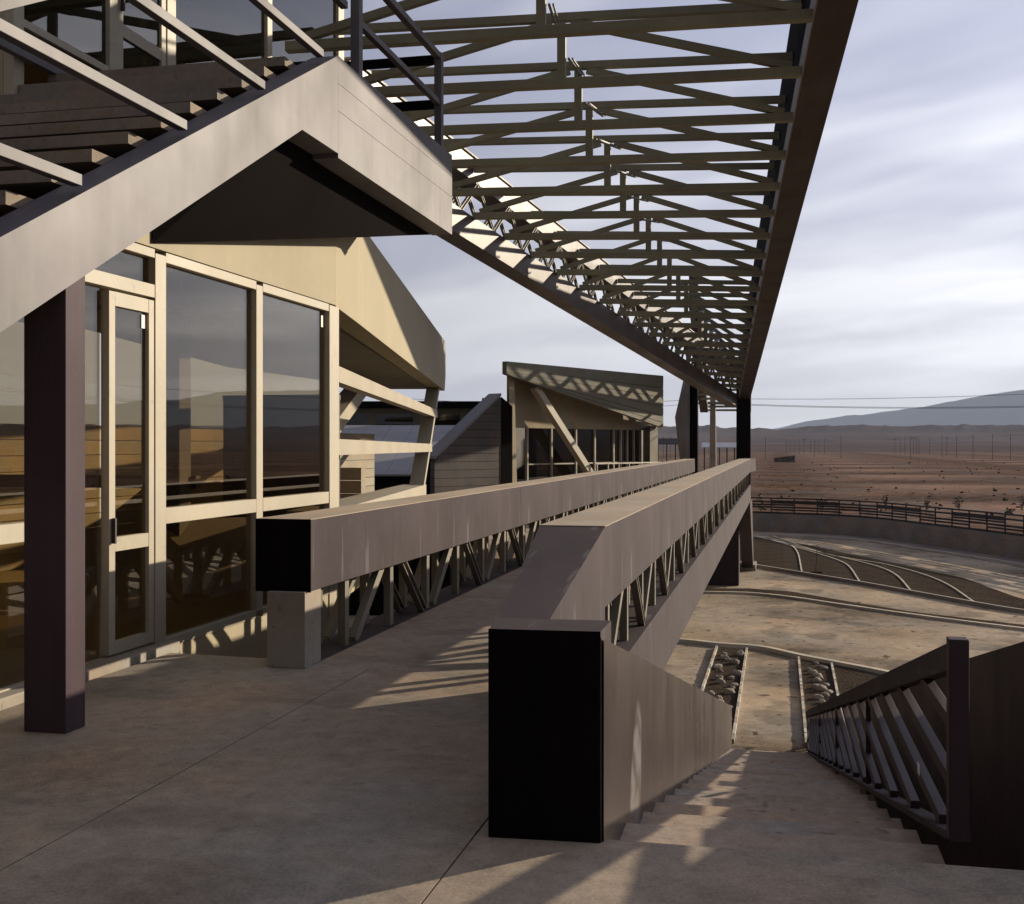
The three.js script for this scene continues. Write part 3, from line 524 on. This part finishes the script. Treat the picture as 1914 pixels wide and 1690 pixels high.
  const it = thing('interior_wall', 'tan board wall inside the glazed building, seen through glass', 'wall', [-9.2, 0, -12]);
  for (let i = 0; i < 9; i++) part(it, 'board', box(-9.25, -9.18, 0.03 + i * 0.2, 0.03 + i * 0.2 + 0.188, -4, -26), i % 2 ? M.board : M.boardB);
  part(it, 'return_wall', box(-9.2, -6.3, 0.02, 1.0, -16.0, -16.2), M.board);
  part(it, 'end_wall', box(-13.9, -9.26, 0.02, 3.6, 3, -4), M.inWall);
  const cl = thing('interior_column', 'dark column standing inside behind the large pane', 'column', [-6.3, 0, -11.6]);
  part(cl, 'shaft', box(-6.42, -6.26, 0.02, 3.67, -11.5, -11.75), M.inDark);
  part(cl, 'cross_rail', box(-9.1, -6.2, 1.08, 1.22, -11.752, -11.86), M.inDark);
  const pl = thing('interior_planter', 'low sloped concrete box on the floor inside the glass', 'box', [-6.6, 0, -10]);
  part(pl, 'body', hull([[-7.6, 0.02, -10.6], [-5.5, 0.02, -11.2], [-7.6, 0.02, -12.4], [-5.5, 0.02, -12.6], [-7.4, 0.62, -11.2], [-6.6, 0.75, -11.5], [-7.4, 0.62, -12.3], [-5.6, 0.75, -12.4]]), M.conc);
  const ip = thing('interior_partition', 'dark partition panel behind the second pane', 'partition', [-6, 0, -13]);
  part(ip, 'panel', box(-6.6, -5.15, 0.02, 2.1, -13.2, -13.35), M.inDark); part(ip, 'top_rail', box(-6.6, -5.15, 2.1, 2.16, -13.18, -13.37), M.inDark);
}
{ // upper storey beside the landing, glazed towards the bridge
  const u = thing('upper_storey', 'upper storey with tall glazing beside the landing, top left', 'building', [-6.2, 4.9, -13]);
  const x = -6.2, f = (z0, z1, y0, y1, d = 0) => part(u, 'frame', box(x - 0.1, x + d, y0, y1, z0, z1, 0.004), M.frame);
  const ms = [[-8.62, -8.76], [-10.06, -10.20], [-11.14, -11.32], [-13.60, -13.74], [-16.02, -16.24]];
  for (const [a, c] of ms) f(a, c, 3.4, 8.4);
  for (let i = 0; i < 4; i++) { const a = ms[i][1] - 0.002, c = ms[i + 1][0] + 0.002; f(a, c, 4.905, 4.98, -0.004); f(a, c, 8.25, 8.38, -0.004);
    if (i !== 1) { part(u, 'pane', box(x - 0.056, x - 0.044, 4.98, 8.25, a, c), M.glassDark); if (i === 0) f(a, c, 5.08, 5.15, -0.006); } }
  const dr = part(u, 'door', box(x - 0.07, x - 0.01, 4.99, 7.2, -10.215, -10.31), M.frame);
  part(dr, 'stile', box(x - 0.07, x - 0.01, 4.99, 7.2, -11.04, -11.125), M.frame);
  for (const [a, c] of [[4.99, 5.1], [5.52, 5.64], [7.1, 7.2]]) part(dr, 'rail', box(x - 0.068, x - 0.012, a, c, -10.312, -11.038), M.frame);
  for (const [a, c] of [[5.1, 5.52], [5.64, 7.1]]) part(dr, 'pane', box(x - 0.046, x - 0.036, a, c, -10.312, -11.038), M.glassDark);
  part(dr, 'handle', box(x + 0.0, x + 0.04, 5.75, 5.95, -10.24, -10.27, 0.006), M.rail);
  part(u, 'front_wall', box(-11, -6.302, 3.4, 8.4, -8.62, -8.76), M.beige);
  part(u, 'end_wall', box(-11, -6.302, 4.0, 8.4, -16.24, -16.10), M.beige);
  part(u, 'back_wall', box(-11.1, -11.004, 3.4, 8.4, -8.62, -16.24), M.inWall);
  part(u, 'floor', box(-11, -6.302, 4.86, 4.95, -8.77, -16.09), M.inFloor);
  part(u, 'roof', box(-11.2, -6.0, 8.402, 8.6, -8.4, -16.4), M.beige);
  part(u, 'inner_column', box(-7.6, -7.4, 4.96, 8.4, -12.6, -12.8), M.inDark);
  part(u, 'curtain', (() => { const g = []; for (let i = 0; i < 22; i++) g.push(uvm(new THREE.CylinderGeometry(0.045, 0.045, 3.2, 6).translate(-6.6 + (i % 2) * 0.05, 6.6, -11.7 - i * 0.075))); return mergeGeometries(g); })(), M.curtain);
}

// ================================================================ CANOPY
{
  const R0 = V(0.80, 7.294, -7.07), R1 = V(-1.66, 3.682, -51.30), L0 = V(-8.04, 7.252, -5.067), L1 = V(-1.734, 3.757, -51.86), K = 1.12;
  const rAt = z => R0.clone().lerp(R1, (z - R0.z) / (R1.z - R0.z)), lAt = z => L0.clone().lerp(L1, (z - L0.z) / (L1.z - L0.z));
  const c = thing('canopy', 'sloping wedge canopy of olive steel trusses over the footbridge', 'canopy', [-1.4, 0, -46]);
  const UP = V(0, 1, 0);
  // right girder: deep dark box with a pale lower strip on its inner side
  const rd = V().subVectors(R1, R0).normalize(), rs = V(-rd.z, 0, rd.x).normalize(); // to the right
  const off = (p, s, y) => p.clone().addScaledVector(rs, s).add(V(0, y, 0));
  const prism = (a, b, s0, s1, y0, y1, f) => hull([f(a, s0, y0), f(a, s1, y0), f(a, s0, y1), f(a, s1, y1), f(b, s0, y0), f(b, s1, y0), f(b, s0, y1), f(b, s1, y1)]);
  const rz = [-7.1, -14, -20.7, -27.4, -34.2, -40.9, -46.5, -51.8];
  for (let i = 0; i < rz.length - 1; i++) {
    const a = rAt(rz[i] - (i ? 0.003 : 0)), b = rAt(rz[i + 1] + 0.003);
    part(c, 'edge_beam', prism(a, b, 0.02, 0.48, -0.067, 1.64, off), M.girder);
    part(c, 'inner_web', prism(a, b, 0.004, 0.018, 0.262, 1.638, off), M.black);
    part(c, 'beam_strip', prism(a, b, 0.0, 0.018, -0.065, 0.26, off), M.girderStrip);
  }
  // left girder: box chord, lattice, upper box chord
  const ld = V().subVectors(L1, L0).normalize(), ls = V(-ld.z, 0, ld.x).normalize();
  const offL = (p, s, y) => p.clone().addScaledVector(ls, s).add(V(0, y, 0));
  const lz = [-17.1, -22, -28, -34.5, -41, -46.5, -51.7];
  for (let i = 0; i < lz.length - 1; i++) {
    const a = lAt(lz[i] - (i ? 0.003 : 0)), b = lAt(lz[i + 1] + 0.003);
    part(c, 'lower_chord', prism(a, b, -0.45, 0, -0.53, -0.02, offL), M.chord);
    part(c, 'upper_chord', prism(a, b, -0.45, -0.02, 0.69, 1.14, offL), M.chord);
    part(c, 'roof_flashing', prism(a, b, -0.50, 0.02, 1.145, 1.18, offL), M.girderStrip);
  }
  let k = 0;
  for (let z = -17.2; z > -50; z -= 0.85, k++) {
    const p = lAt(z), q = lAt(z - 0.85);
    for (const s of [-0.06, -0.34]) part(c, 'lattice_bar', channel(offL(k % 2 ? p : q, s, -0.02), offL(k % 2 ? q : p, s, 0.69), 0.08, 0.056, ld), M.olive);
  }
  // king-post trusses
  for (let i = -3; i < 21; i++) {
    const Zr = (-12.95 - i * 1.522) * K; if (Zr < -49) break;
    const a = rAt(Zr).addScaledVector(rs, 0.0); const sk = K * Math.max(0, 0.9 - Math.max(0, i) * 0.13);
    let b = lAt(Zr);                                            // find the left end on a line square to the view of the bridge axis
    const dir = V(-0.975, 0, 0.221); for (let n = 0; n < 6; n++) { const t = (a.x - b.x) / 0.975; b = lAt(Zr + 0.221 * t - sk); }
    if (b.z > -17.2) { const t = (a.x + 6.1) / (a.x - b.x); b = a.clone().lerp(b, Math.min(1, t)); }
    a.y -= 0.0; const w = 0.13;
    const tr = part(c, 'truss', bar(a, b, w, 0.135, UP, 0.012), M.canopy);
    const H = 0.90, a2 = a.clone().add(V(0, H, 0)), b2 = b.clone().add(V(0, H, 0)), m = a.clone().lerp(b, 0.5), m2 = a2.clone().lerp(b2, 0.5);
    part(tr, 'top_chord', bar(a2, b2, 0.115, 0.11, UP, 0.01), M.canopy);
    const e = 0.04;
    part(tr, 'rafter', bar(a.clone().lerp(b, 0.02).add(V(0, 0.08, 0)), m2.clone().lerp(a2, e).add(V(0, -0.07, 0)), 0.10, 0.10, UP), M.canopy);
    part(tr, 'rafter', bar(b.clone().lerp(a, 0.02).add(V(0, 0.08, 0)), m2.clone().lerp(b2, e).add(V(0, -0.07, 0)), 0.10, 0.10, UP), M.canopy);
    part(tr, 'king_post', bar(m.clone().add(V(0, 0.058, 0)), m2.clone().add(V(0, -0.05, 0)), 0.115, 0.08, V(1, 0, 0)), M.canopy);
    const mn = rAt(Zr - 1.705).lerp(lAt(Zr - 1.705), 0.5);
    part(tr, 'strut', bar(m.clone().add(V(0.09, 0.35, -0.05)), V(mn.x + 0.12, mn.y + H - 0.06, mn.z + 0.1), 0.03, 0.03), M.olive);
    part(tr, 'strut', bar(m.clone().add(V(0.14, 0.35, -0.05)), V(mn.x + 0.17, mn.y + H - 0.06, mn.z + 0.1), 0.022, 0.022), M.olive);
  }
  // far portal columns
  const pr = thing('portal_column', 'right dark column carrying the tip of the canopy', 'column', [-1.5, 0, -52.2], 'portal columns at the far end of the bridge');
  part(pr, 'shaft', box(-1.80, -1.20, -0.3, 3.66, -51.85, -52.5), M.black);
  part(pr, 'head', hull([[-1.80, 3.66, -51.85], [-1.20, 3.66, -51.85], [-1.80, 3.66, -52.5], [-1.20, 3.66, -52.5], [-1.80, 4.9, -51.85], [-1.16, 4.9, -51.85], [-1.80, 4.9, -52.5], [-1.16, 4.9, -52.5], [-1.18, 3.0, -51.9], [-1.18, 3.0, -52.4]]), M.girder);
  const pl = thing('portal_column', 'left dark column of the portal, with leaning side coloured lit grey', 'column', [-3.6, 0, -52.2], 'portal columns at the far end of the bridge');
  part(pl, 'shaft', box(-3.80, -3.47, -0.3, 4.75, -51.85, -52.5), M.black);
  part(pl, 'lit_side_plate', hull([[-3.804, 0, -51.85], [-3.804, 0, -53.2], [-4.2, 0.2, -52.5], [-3.804, 4.8, -51.85], [-3.804, 4.8, -53.2], [-4.05, 4.8, -52.5], [-4.5, 2.8, -52.5]]), M.girderStrip);  // lit grey of this side is put into a paler colour
  // canopy beyond the portal: steep girder and tall upper chord shaped to shadow the pavilion
  const c2 = thing('far_canopy', 'continuation of the canopy beyond the portal columns, girder shaped for its shadow', 'canopy', [-2.6, 0, -60]);
  for (let i = 0; i < 7; i++) { const z = -53.4 - i * 1.68, y = 4.27 - i * 0.139; part(c2, 'truss', bar([-3.75, y, z], [-1.5 - i * 0.02, y, z - 0.4], 0.11, 0.13, UP), M.canopy); }
  const yc = z => 6.66 + (z + 54.1) * 0.43, f2 = (x, yy, z) => [x, yy + yc(z), z], c2z = [-52.7, -55.2, -57.8, -60.4];
  for (let i = 0; i < 3; i++) { const [a, b] = [c2z[i] - 0.003, c2z[i + 1]];
    for (const [y0, y1] of [[-0.72, -0.40], [0.40, 1.9]]) part(c2, y0 < 0 ? 'lower_chord' : 'upper_chord', hull([f2(-3.9, y0, a), f2(-3.5, y0, a), f2(-3.9, y1, a), f2(-3.5, y1, a), f2(-3.9, y0, b), f2(-3.5, y0, b), f2(-3.9, y1, b), f2(-3.5, y1, b)]), M.girder); }
  for (let z = -52.9, n = 0; z > -59.8; z -= 0.62, n++) for (const s of [-3.55, -3.84]) part(c2, 'lattice_bar', channel(f2(s, n % 2 ? -0.40 : 0.40, z), f2(s, n % 2 ? 0.40 : -0.40, z - 0.62), 0.10, 0.05, V(0, 0, 1)), M.olive);
}

// ================================================================ PAVILION AND CLAD WINGS
{
  const O = V(-10.695, 0, -46.178), E1 = V(-5.474, 0, -57.359), L = O.distanceTo(E1), ax = V().subVectors(E1, O).normalize(), nn = V(-ax.z, 0, ax.x); // nn: outward, towards the bridge
  const P = (t, y, o = 0) => { const p = O.clone().addScaledVector(ax, t).addScaledVector(nn, -o); return [p.x, y, p.z]; };
  const pv = thing('pavilion', 'olive pavilion with boarded fascia and slanting beige strut', 'building', [O.x, 0, O.z]);
  // fascia in converging boards
  const low = t => 4.42 + (2.41 - 4.42) * t / L, top = t => 4.95;
  const fr = [0, 0.24, 0.42, 0.60, 0.77, 0.90, 1], fl = [0, 0.55, 0.80, 0.90, 0.95, 0.98, 1];
  for (let i = 0; i < 6; i++) {
    const yl = k => 4.95 + (4.42 - 4.95) * fl[k], yr = k => 4.95 + (2.41 - 4.95) * fr[k], g = 0.012;
    part(pv, 'board', hull([P(0, yl(i) - g / 3), P(L, yr(i) - g), P(L, yr(i + 1) + g), P(0, yl(i + 1) + g / 3), P(0, yl(i) - g / 3, 0.2), P(L, yr(i) - g, 0.2), P(L, yr(i + 1) + g, 0.2), P(0, yl(i + 1) + g / 3, 0.2)]), M.olivePav);
  }
  part(pv, 'fascia_back', hull([P(0.02, 4.93, 0.05), P(L - 0.02, 4.93, 0.05), P(L - 0.02, 2.45, 0.05), P(0.02, 4.44, 0.05), P(0.02, 4.93, 0.24), P(L - 0.02, 4.93, 0.24), P(L - 0.02, 2.45, 0.24), P(0.02, 4.44, 0.24)]), M.black);
  const Q = (t, y, o) => P(t + 1.3 * o, y, o);           // the plan is skewed: its depth runs away from the bridge
  const slabQ = (t0, t1, ya, yb, o0, o1) => hull([Q(t0, ya, o0), Q(t1, ya, o0), Q(t1, yb, o0), Q(t0, yb, o0), Q(t0, ya, o1), Q(t1, ya, o1), Q(t1, yb, o1), Q(t0, yb, o1)]);
  part(pv, 'roof', slabQ(0, L - 0.3, 4.7, 4.93, 0.25, 4.2), M.olivePav);
  part(pv, 'upper_wall', slabQ(0.15, L - 0.6, 2.3, 4.69, 1.0, 1.15), M.inWall);
  part(pv, 'side_wall', hull([Q(0, 4.42, 0.26), Q(0, 4.69, 4), Q(0, 2.3, 4), Q(0, 2.3, 0.8), Q(0.14, 4.42, 0.26), Q(0.14, 4.69, 4), Q(0.14, 2.3, 4), Q(0.14, 2.3, 0.8)]), M.inWall);
  part(pv, 'corner_post', hull([Q(0.3, 0, 0.5), Q(0.68, 0, 0.5), Q(0.1, 4.4, 0.3), Q(0.5, 4.35, 0.3), Q(0.3, 0, 0.8), Q(0.68, 0, 0.8), Q(0.1, 4.4, 0.6), Q(0.5, 4.35, 0.6)]), M.inWall);
  part(pv, 'strut', bar(V(...P(7.0, -0.1, 0.4)), V(...P(2.3, 4.05, 0.35)), 0.3, 0.3, nn), M.frame);
  const mt = [1.36, 3.12, 5.0, 6.51, 8.1, 8.73, 9.3, 9.9, 10.5];
  for (const t of mt) part(pv, 'mullion', bar(V(...Q(t, 0, 1.02)), V(...Q(t, 2.3, 1.02)), 0.13, 0.1, nn), M.post);
  for (let i = 0; i < mt.length - 1; i++) { const a = mt[i] + 0.07, c = mt[i + 1] - 0.07;
    part(pv, 'pane', slabQ(a, c, 0.05, 2.3, 1.05, 1.07), M.glassPav); part(pv, 'transom', bar(V(...Q(a, 0.75, 1.02)), V(...Q(c, 0.75, 1.02)), 0.06, 0.06, nn), M.post); }
  part(pv, 'end_wall', slabQ(11.2, L - 0.4, 0, 2.5, 0.3, 2.2), M.olivePav);
  part(pv, 'back_wall', slabQ(0.2, L, 0, 4.69, 4.0, 4.2), M.inDark);
  part(pv, 'shelf', slabQ(6.7, 7.9, 0.1, 1.9, 3.0, 3.3), M.board);
  const rl = thing('pavilion_railing', 'beige two-bar railing in front of the pavilion glass', 'railing', P(9, 0, 0.1));
  for (const y of [0.74, 0.34]) part(rl, 'rail', bar(V(...P(6.5, y, 0.1)), V(...P(12.2, y, 0.1)), 0.09, 0.06, nn), M.frame);
  for (let i = 0; i < 7; i++) part(rl, 'post', bar(V(...P(6.7 + i * 0.9, -0.05, 0.1)), V(...P(6.7 + i * 0.9, 0.72, 0.1)), 0.05, 0.05, nn), M.frame);
}
// clad wing west of the pavilion
{
  const A = V(-9.7, 0, -32.66), B = V(-8.0, 0, -35.1), ax = V().subVectors(B, A).normalize(), L = A.distanceTo(B), nn = V(-ax.z, 0, ax.x);
  const P = (t, y, o = 0) => { const p = A.clone().addScaledVector(ax, t).addScaledVector(nn, -o); return [p.x, y, p.z]; };
  const w = thing('clad_wing', 'dark boarded wing wall with steep sloping top edge', 'wall', [A.x, 0, A.z]);
    const inv = y => y <= 1.15 ? 0 : (y - 1.15) / 1.9 * L * 0.86;
  for (let y = -0.6; y < 2.98; y += 0.24) { if (inv(y) > L * 0.84) break; const y1 = Math.min(y + 0.229, 3.0), a = inv(y), c = inv(y1); part(w, 'board', hull([P(a, y, 0), P(L * 0.868, y, 0), P(c, y1, 0), P(L * 0.868, y1, 0), P(a, y, 0.2), P(L * 0.868, y, 0.2), P(c, y1, 0.2), P(L * 0.868, y1, 0.2)]), M.boardDark); }
  part(w, 'backing', hull([P(0.05, -0.6, 0.02), P(L, -0.6, 0.02), P(L * 0.86, 2.98, 0.02), P(L, 2.8, 0.02), P(0.05, 1.05, 0.02), P(0.05, -0.6, 0.5), P(L, -0.6, 0.5), P(L * 0.86, 2.98, 0.5), P(L, 2.8, 0.5), P(0.05, 1.05, 0.5)]), M.black);
  part(w, 'coping', hull([P(0, 1.16, -0.03), P(L * 0.86, 3.06, -0.03), P(0, 1.24, -0.03), P(L * 0.86, 3.14, -0.03), P(0, 1.16, 0.55), P(L * 0.86, 3.06, 0.55), P(0, 1.24, 0.55), P(L * 0.86, 3.14, 0.55)]), M.roof);
  part(w, 'end_shade_face', hull([P(L * 0.87, -0.6, -0.02), P(L + 0.05, -0.6, -0.02), P(L * 0.87, 3.02, -0.02), P(L + 0.05, 2.75, -0.02), P(L * 0.87, -0.6, 0.9), P(L + 0.05, -0.6, 0.9), P(L * 0.87, 3.02, 0.9), P(L + 0.05, 2.75, 0.9)]), M.black);  // canopy shade put into the colour as a black end
  const rf = thing('grey_roof_wing', 'low wing with grey sheet roof sloping towards the bridge', 'building', [-13, 0, -36]);
  const FL = V(-15.1, 0.62, -35.54), FR = V(-10.38, 0.62, -36.61), BL0 = V(-19.73, 2.45, -48.84), BR = V(-12.7, 2.45, -50.44), dn = V(0, -0.06, 0);
  for (let i = 0; i < 7; i++) { const a = FL.clone().lerp(FR, (i + 0.006) / 7), b = FL.clone().lerp(FR, (i + 0.994) / 7), c = BL0.clone().lerp(BR, (i + 0.006) / 7), d = BL0.clone().lerp(BR, (i + 0.994) / 7);
    part(rf, 'roof_sheet', hull([a, b, c, d, a.clone().add(dn), b.clone().add(dn), c.clone().add(dn), d.clone().add(dn)]), M.roof); }
  part(rf, 'shade_gap_wall', hull([[-15.1, -4, -36.1], [-10.5, -4, -37.1], [-15.1, 0.5, -36.1], [-10.5, 0.5, -37.1], [-19.6, -4, -48.5], [-12.8, -4, -50.1], [-19.6, 2.2, -48.5], [-12.8, 2.2, -50.1]]), M.black);  // shaded recess under the roof edge, put in as black colour
  const bb = thing('low_building', 'long low building with dark roof edge behind the grey roof', 'building', [-18, 0, -57.5]);
  const bA = V(-25.5, 0, -55.7), bB = V(-13.2, 0, -58.5), bx = V().subVectors(bB, bA).normalize(), bn = V(bx.z, 0, -bx.x);
  const B2 = (t, y, o) => { const p = bA.clone().addScaledVector(bx, t).addScaledVector(bn, o); return [p.x, y, p.z]; }, BL = bA.distanceTo(bB);
  const slabB = (t0, t1, y0, y1, o0, o1) => hull([B2(t0, y0, o0), B2(t1, y0, o0), B2(t1, y1, o0), B2(t0, y1, o0), B2(t0, y0, o1), B2(t1, y0, o1), B2(t1, y1, o1), B2(t0, y1, o1)]);
  part(bb, 'wall', slabB(0, BL, -1, 3.45, 0, 6), M.olivePav); part(bb, 'roof_edge', slabB(-0.3, BL + 0.3, 3.46, 3.80, -0.4, 6.3), M.black); part(bb, 'ledge', slabB(0, BL, 2.42, 2.54, -0.12, -0.004), M.roof);
  for (let i = 0; i < 5; i++) part(bb, 'window', slabB(0.8 + i * 2.4, 2.7 + i * 2.4, 2.6, 3.15, -0.03, -0.004), M.glassDark);
  const sm = thing('boarded_parapet', 'short sunlit boarded wall beside the last glass mullion', 'wall', [-6.6, 0, -17.5]);
  for (let i = 0; i < 7; i++) part(sm, 'board', box(-8.6, -6.80, -0.35 + i * 0.22, -0.35 + i * 0.22 + 0.208, -18.6, -18.8), i % 2 ? M.board : M.boardB);
}

// ================================================================ POLES, WIRES, FAR THINGS
{
  const up = thing('concrete_pole', 'grey concrete utility pole seen between the portal columns', 'pole', [-2.95, GY, -62.5]);
  const px = -3.35, pz = -62;
  part(up, 'shaft', hull([[px - 0.2, GY, pz - 0.2], [px + 0.2, GY, pz - 0.2], [px - 0.2, GY, pz + 0.2], [px + 0.2, GY, pz + 0.2], [px - 0.13, 5.0, pz - 0.13], [px + 0.13, 5.0, pz - 0.13], [px - 0.13, 5.0, pz + 0.13], [px + 0.13, 5.0, pz + 0.13]]), M.conc);
  part(up, 'crossarm', bar([px - 0.9, 3.75, pz + 0.2], [px + 1.0, 3.7, pz + 0.2], 0.1, 0.08, V(0, 1, 0)), M.wood);
  for (const dx of [-0.8, 0.55, 0.75, 0.95]) part(up, 'insulator', new THREE.LatheGeometry([[0.01, -0.05], [0.07, 0], [0.03, 0.06], [0.07, 0.1], [0.02, 0.18]].map(p => new THREE.Vector2(...p)), 8).translate(px + dx, 3.85, pz + 0.2), M.wire);
  const wire = (a, b, sag, label) => { const pts = []; for (let i = 0; i <= 24; i++) { const t = i / 24, p = V(...a).lerp(V(...b), t); p.y -= sag * 4 * t * (1 - t); pts.push(p); } single('power_line', new THREE.TubeGeometry(new THREE.CatmullRomCurve3(pts), 40, 0.011, 5), M.wire, label, 'wire', 'power lines above the desert'); };
  wire([px + 0.1, 4.0, pz], [34, 5.75, -55], 0.75, 'upper thin power line across the sky at right');
  wire([px + 0.55, 3.75, pz], [34, 4.95, -55], 0.85, 'lower thin power line across the sky, upper of the pair');
  wire([px + 0.95, 3.68, pz], [34, 4.80, -54.6], 0.80, 'lowest thin power line, just above the mountain');
  wire([px - 0.1, 4.0, pz], [-26, 4.8, -66], 0.5, 'thin power line left of the concrete pole, upper one'); wire([px - 0.8, 3.75, pz], [-26, 4.2, -66], 0.5, 'thin power line left of the concrete pole, lower one');
  // distant poles
  const dir = (u, D) => { const X = (u - 957) / 2200 * D, c = Math.cos(R(12.78)), s = Math.sin(R(12.78)); return [X * c - D * s, -(X * s + D * c)]; };
  const poles = [[1431, 430, 8], [1470, 700, 9], [1477, 720, 9], [1486, 700, 8], [1494, 640, 9], [1503, 640, 9, 1], [1515, 690, 9], [1523, 480, 7], [1531, 650, 9], [1541, 620, 9], [1572, 420, 8.5], [1673, 640, 9, 1], [1683, 620, 9], [1691, 600, 9], [1702, 420, 8], [1708, 560, 9, 1], [1713, 600, 9], [1718, 620, 9], [1738, 580, 9], [1761, 480, 9], [1770, 560, 9, 1], [1788, 440, 8.4], [1819, 400, 8.4], [1855, 390, 8.4], [1889, 380, 8.4], [1240, 420, 8], [1253, 420, 8], [1273, 400, 8], [1950, 360, 8.4], [2020, 340, 8.4]];
  const cnt = {}, nth = 'first,second,third,fourth,fifth,sixth,seventh,eighth,ninth,tenth,eleventh,twelfth,thirteenth'.split(',');
  const nthOf = k => { cnt[k] = (cnt[k] || 0) + 1; return nth[cnt[k] - 1]; };
  poles.forEach(([u, D, h, arm], i) => {
    const [x, z] = dir(u, D), y0 = D > 600 ? -3.5 : -3.1;
    const lab = u < 1300 ? `thin distant pole left of the portal, ${nthOf('a')} from the left` : arm ? `distant desert pole with crossarm, ${nthOf('b')} from the left` : D > 500 ? `thin pole of the far rows on the desert, ${nthOf('c')} from the left` : `tall thin pole of the nearer desert row, ${nthOf('d')} from the left`;
    const t = thing('far_pole', lab, 'pole', [x, y0, z], u < 1300 ? 'poles left of the portal' : arm ? 'crossarm poles' : D > 500 ? 'poles of the far rows' : 'poles of the nearer row');
    part(t, 'shaft', new THREE.CylinderGeometry(0.05 + D * 0.00008, 0.07 + D * 0.0001, h, 6).translate(x, y0 + h / 2, z), M.wood);
    if (arm) part(t, 'crossarm', box(x - 1.4, x + 1.4, y0 + h - 0.8, y0 + h - 0.62, z - 0.1, z + 0.1), M.wood);
  });
  const sh = (u0, u1, D, y0, y1, name, label, cat, mat, posts) => {
    const [xa, za] = dir(u0, D), [xb, zb] = dir(u1, D), t = thing(name, label, cat, [xa, -3.1, za]);
    part(t, 'roof', hull([[xa, y1, za], [xb, y1, zb], [xa, y1 - 0.1, za], [xb, y1 - 0.1, zb], [xa, y0, za + 1.2], [xb, y0, zb + 1.2], [xa, y0 - 0.1, za + 1.2], [xb, y0 - 0.1, zb + 1.2]]), mat);
    for (let i = 0; i < posts; i++) { const s = (i + 0.4) / posts, x = xa + (xb - xa) * s, z = za + (zb - za) * s; part(t, 'post', box(x - 0.1, x + 0.1, -3.1, y0 - 0.05, z + 0.9, z + 1.1), M.wood); }
  };
  sh(1312, 1382, 170, 1.35, 2.0, 'shelter', 'long white-roofed shelter on posts beyond the portal', 'shelter', M.pale, 5);
  sh(1225, 1290, 170, 1.8, 2.6, 'dark_shed', 'dark low shed far behind the pavilion', 'shed', M.inDark, 4);
  { const [xa, za] = dir(1447, 330), [xb, zb] = dir(1486, 330), t = thing('ruined_hut', 'small sand-coloured hut on the desert near the portal', 'hut', [xa, -3.1, za]);
    part(t, 'wall', hull([[xa, -3.1, za], [xb, -3.1, zb], [xa, -1.9, za], [xb, -1.2, zb], [xa, -3.1, za - 3], [xb, -3.1, zb - 3], [xa, -1.9, za - 3], [xb, -1.2, zb - 3]]), M.desert);
    for (let i = 0; i < 4; i++) { const s = 0.45 + i * 0.14, x = xa + (xb - xa) * s, z = za + (zb - za) * s; part(t, 'window', box(x - 0.25, x + 0.25, -2.3, -1.75, z - 0.1, z + 0.05), M.inDark); } }
}
renderer.render(scene, camera);
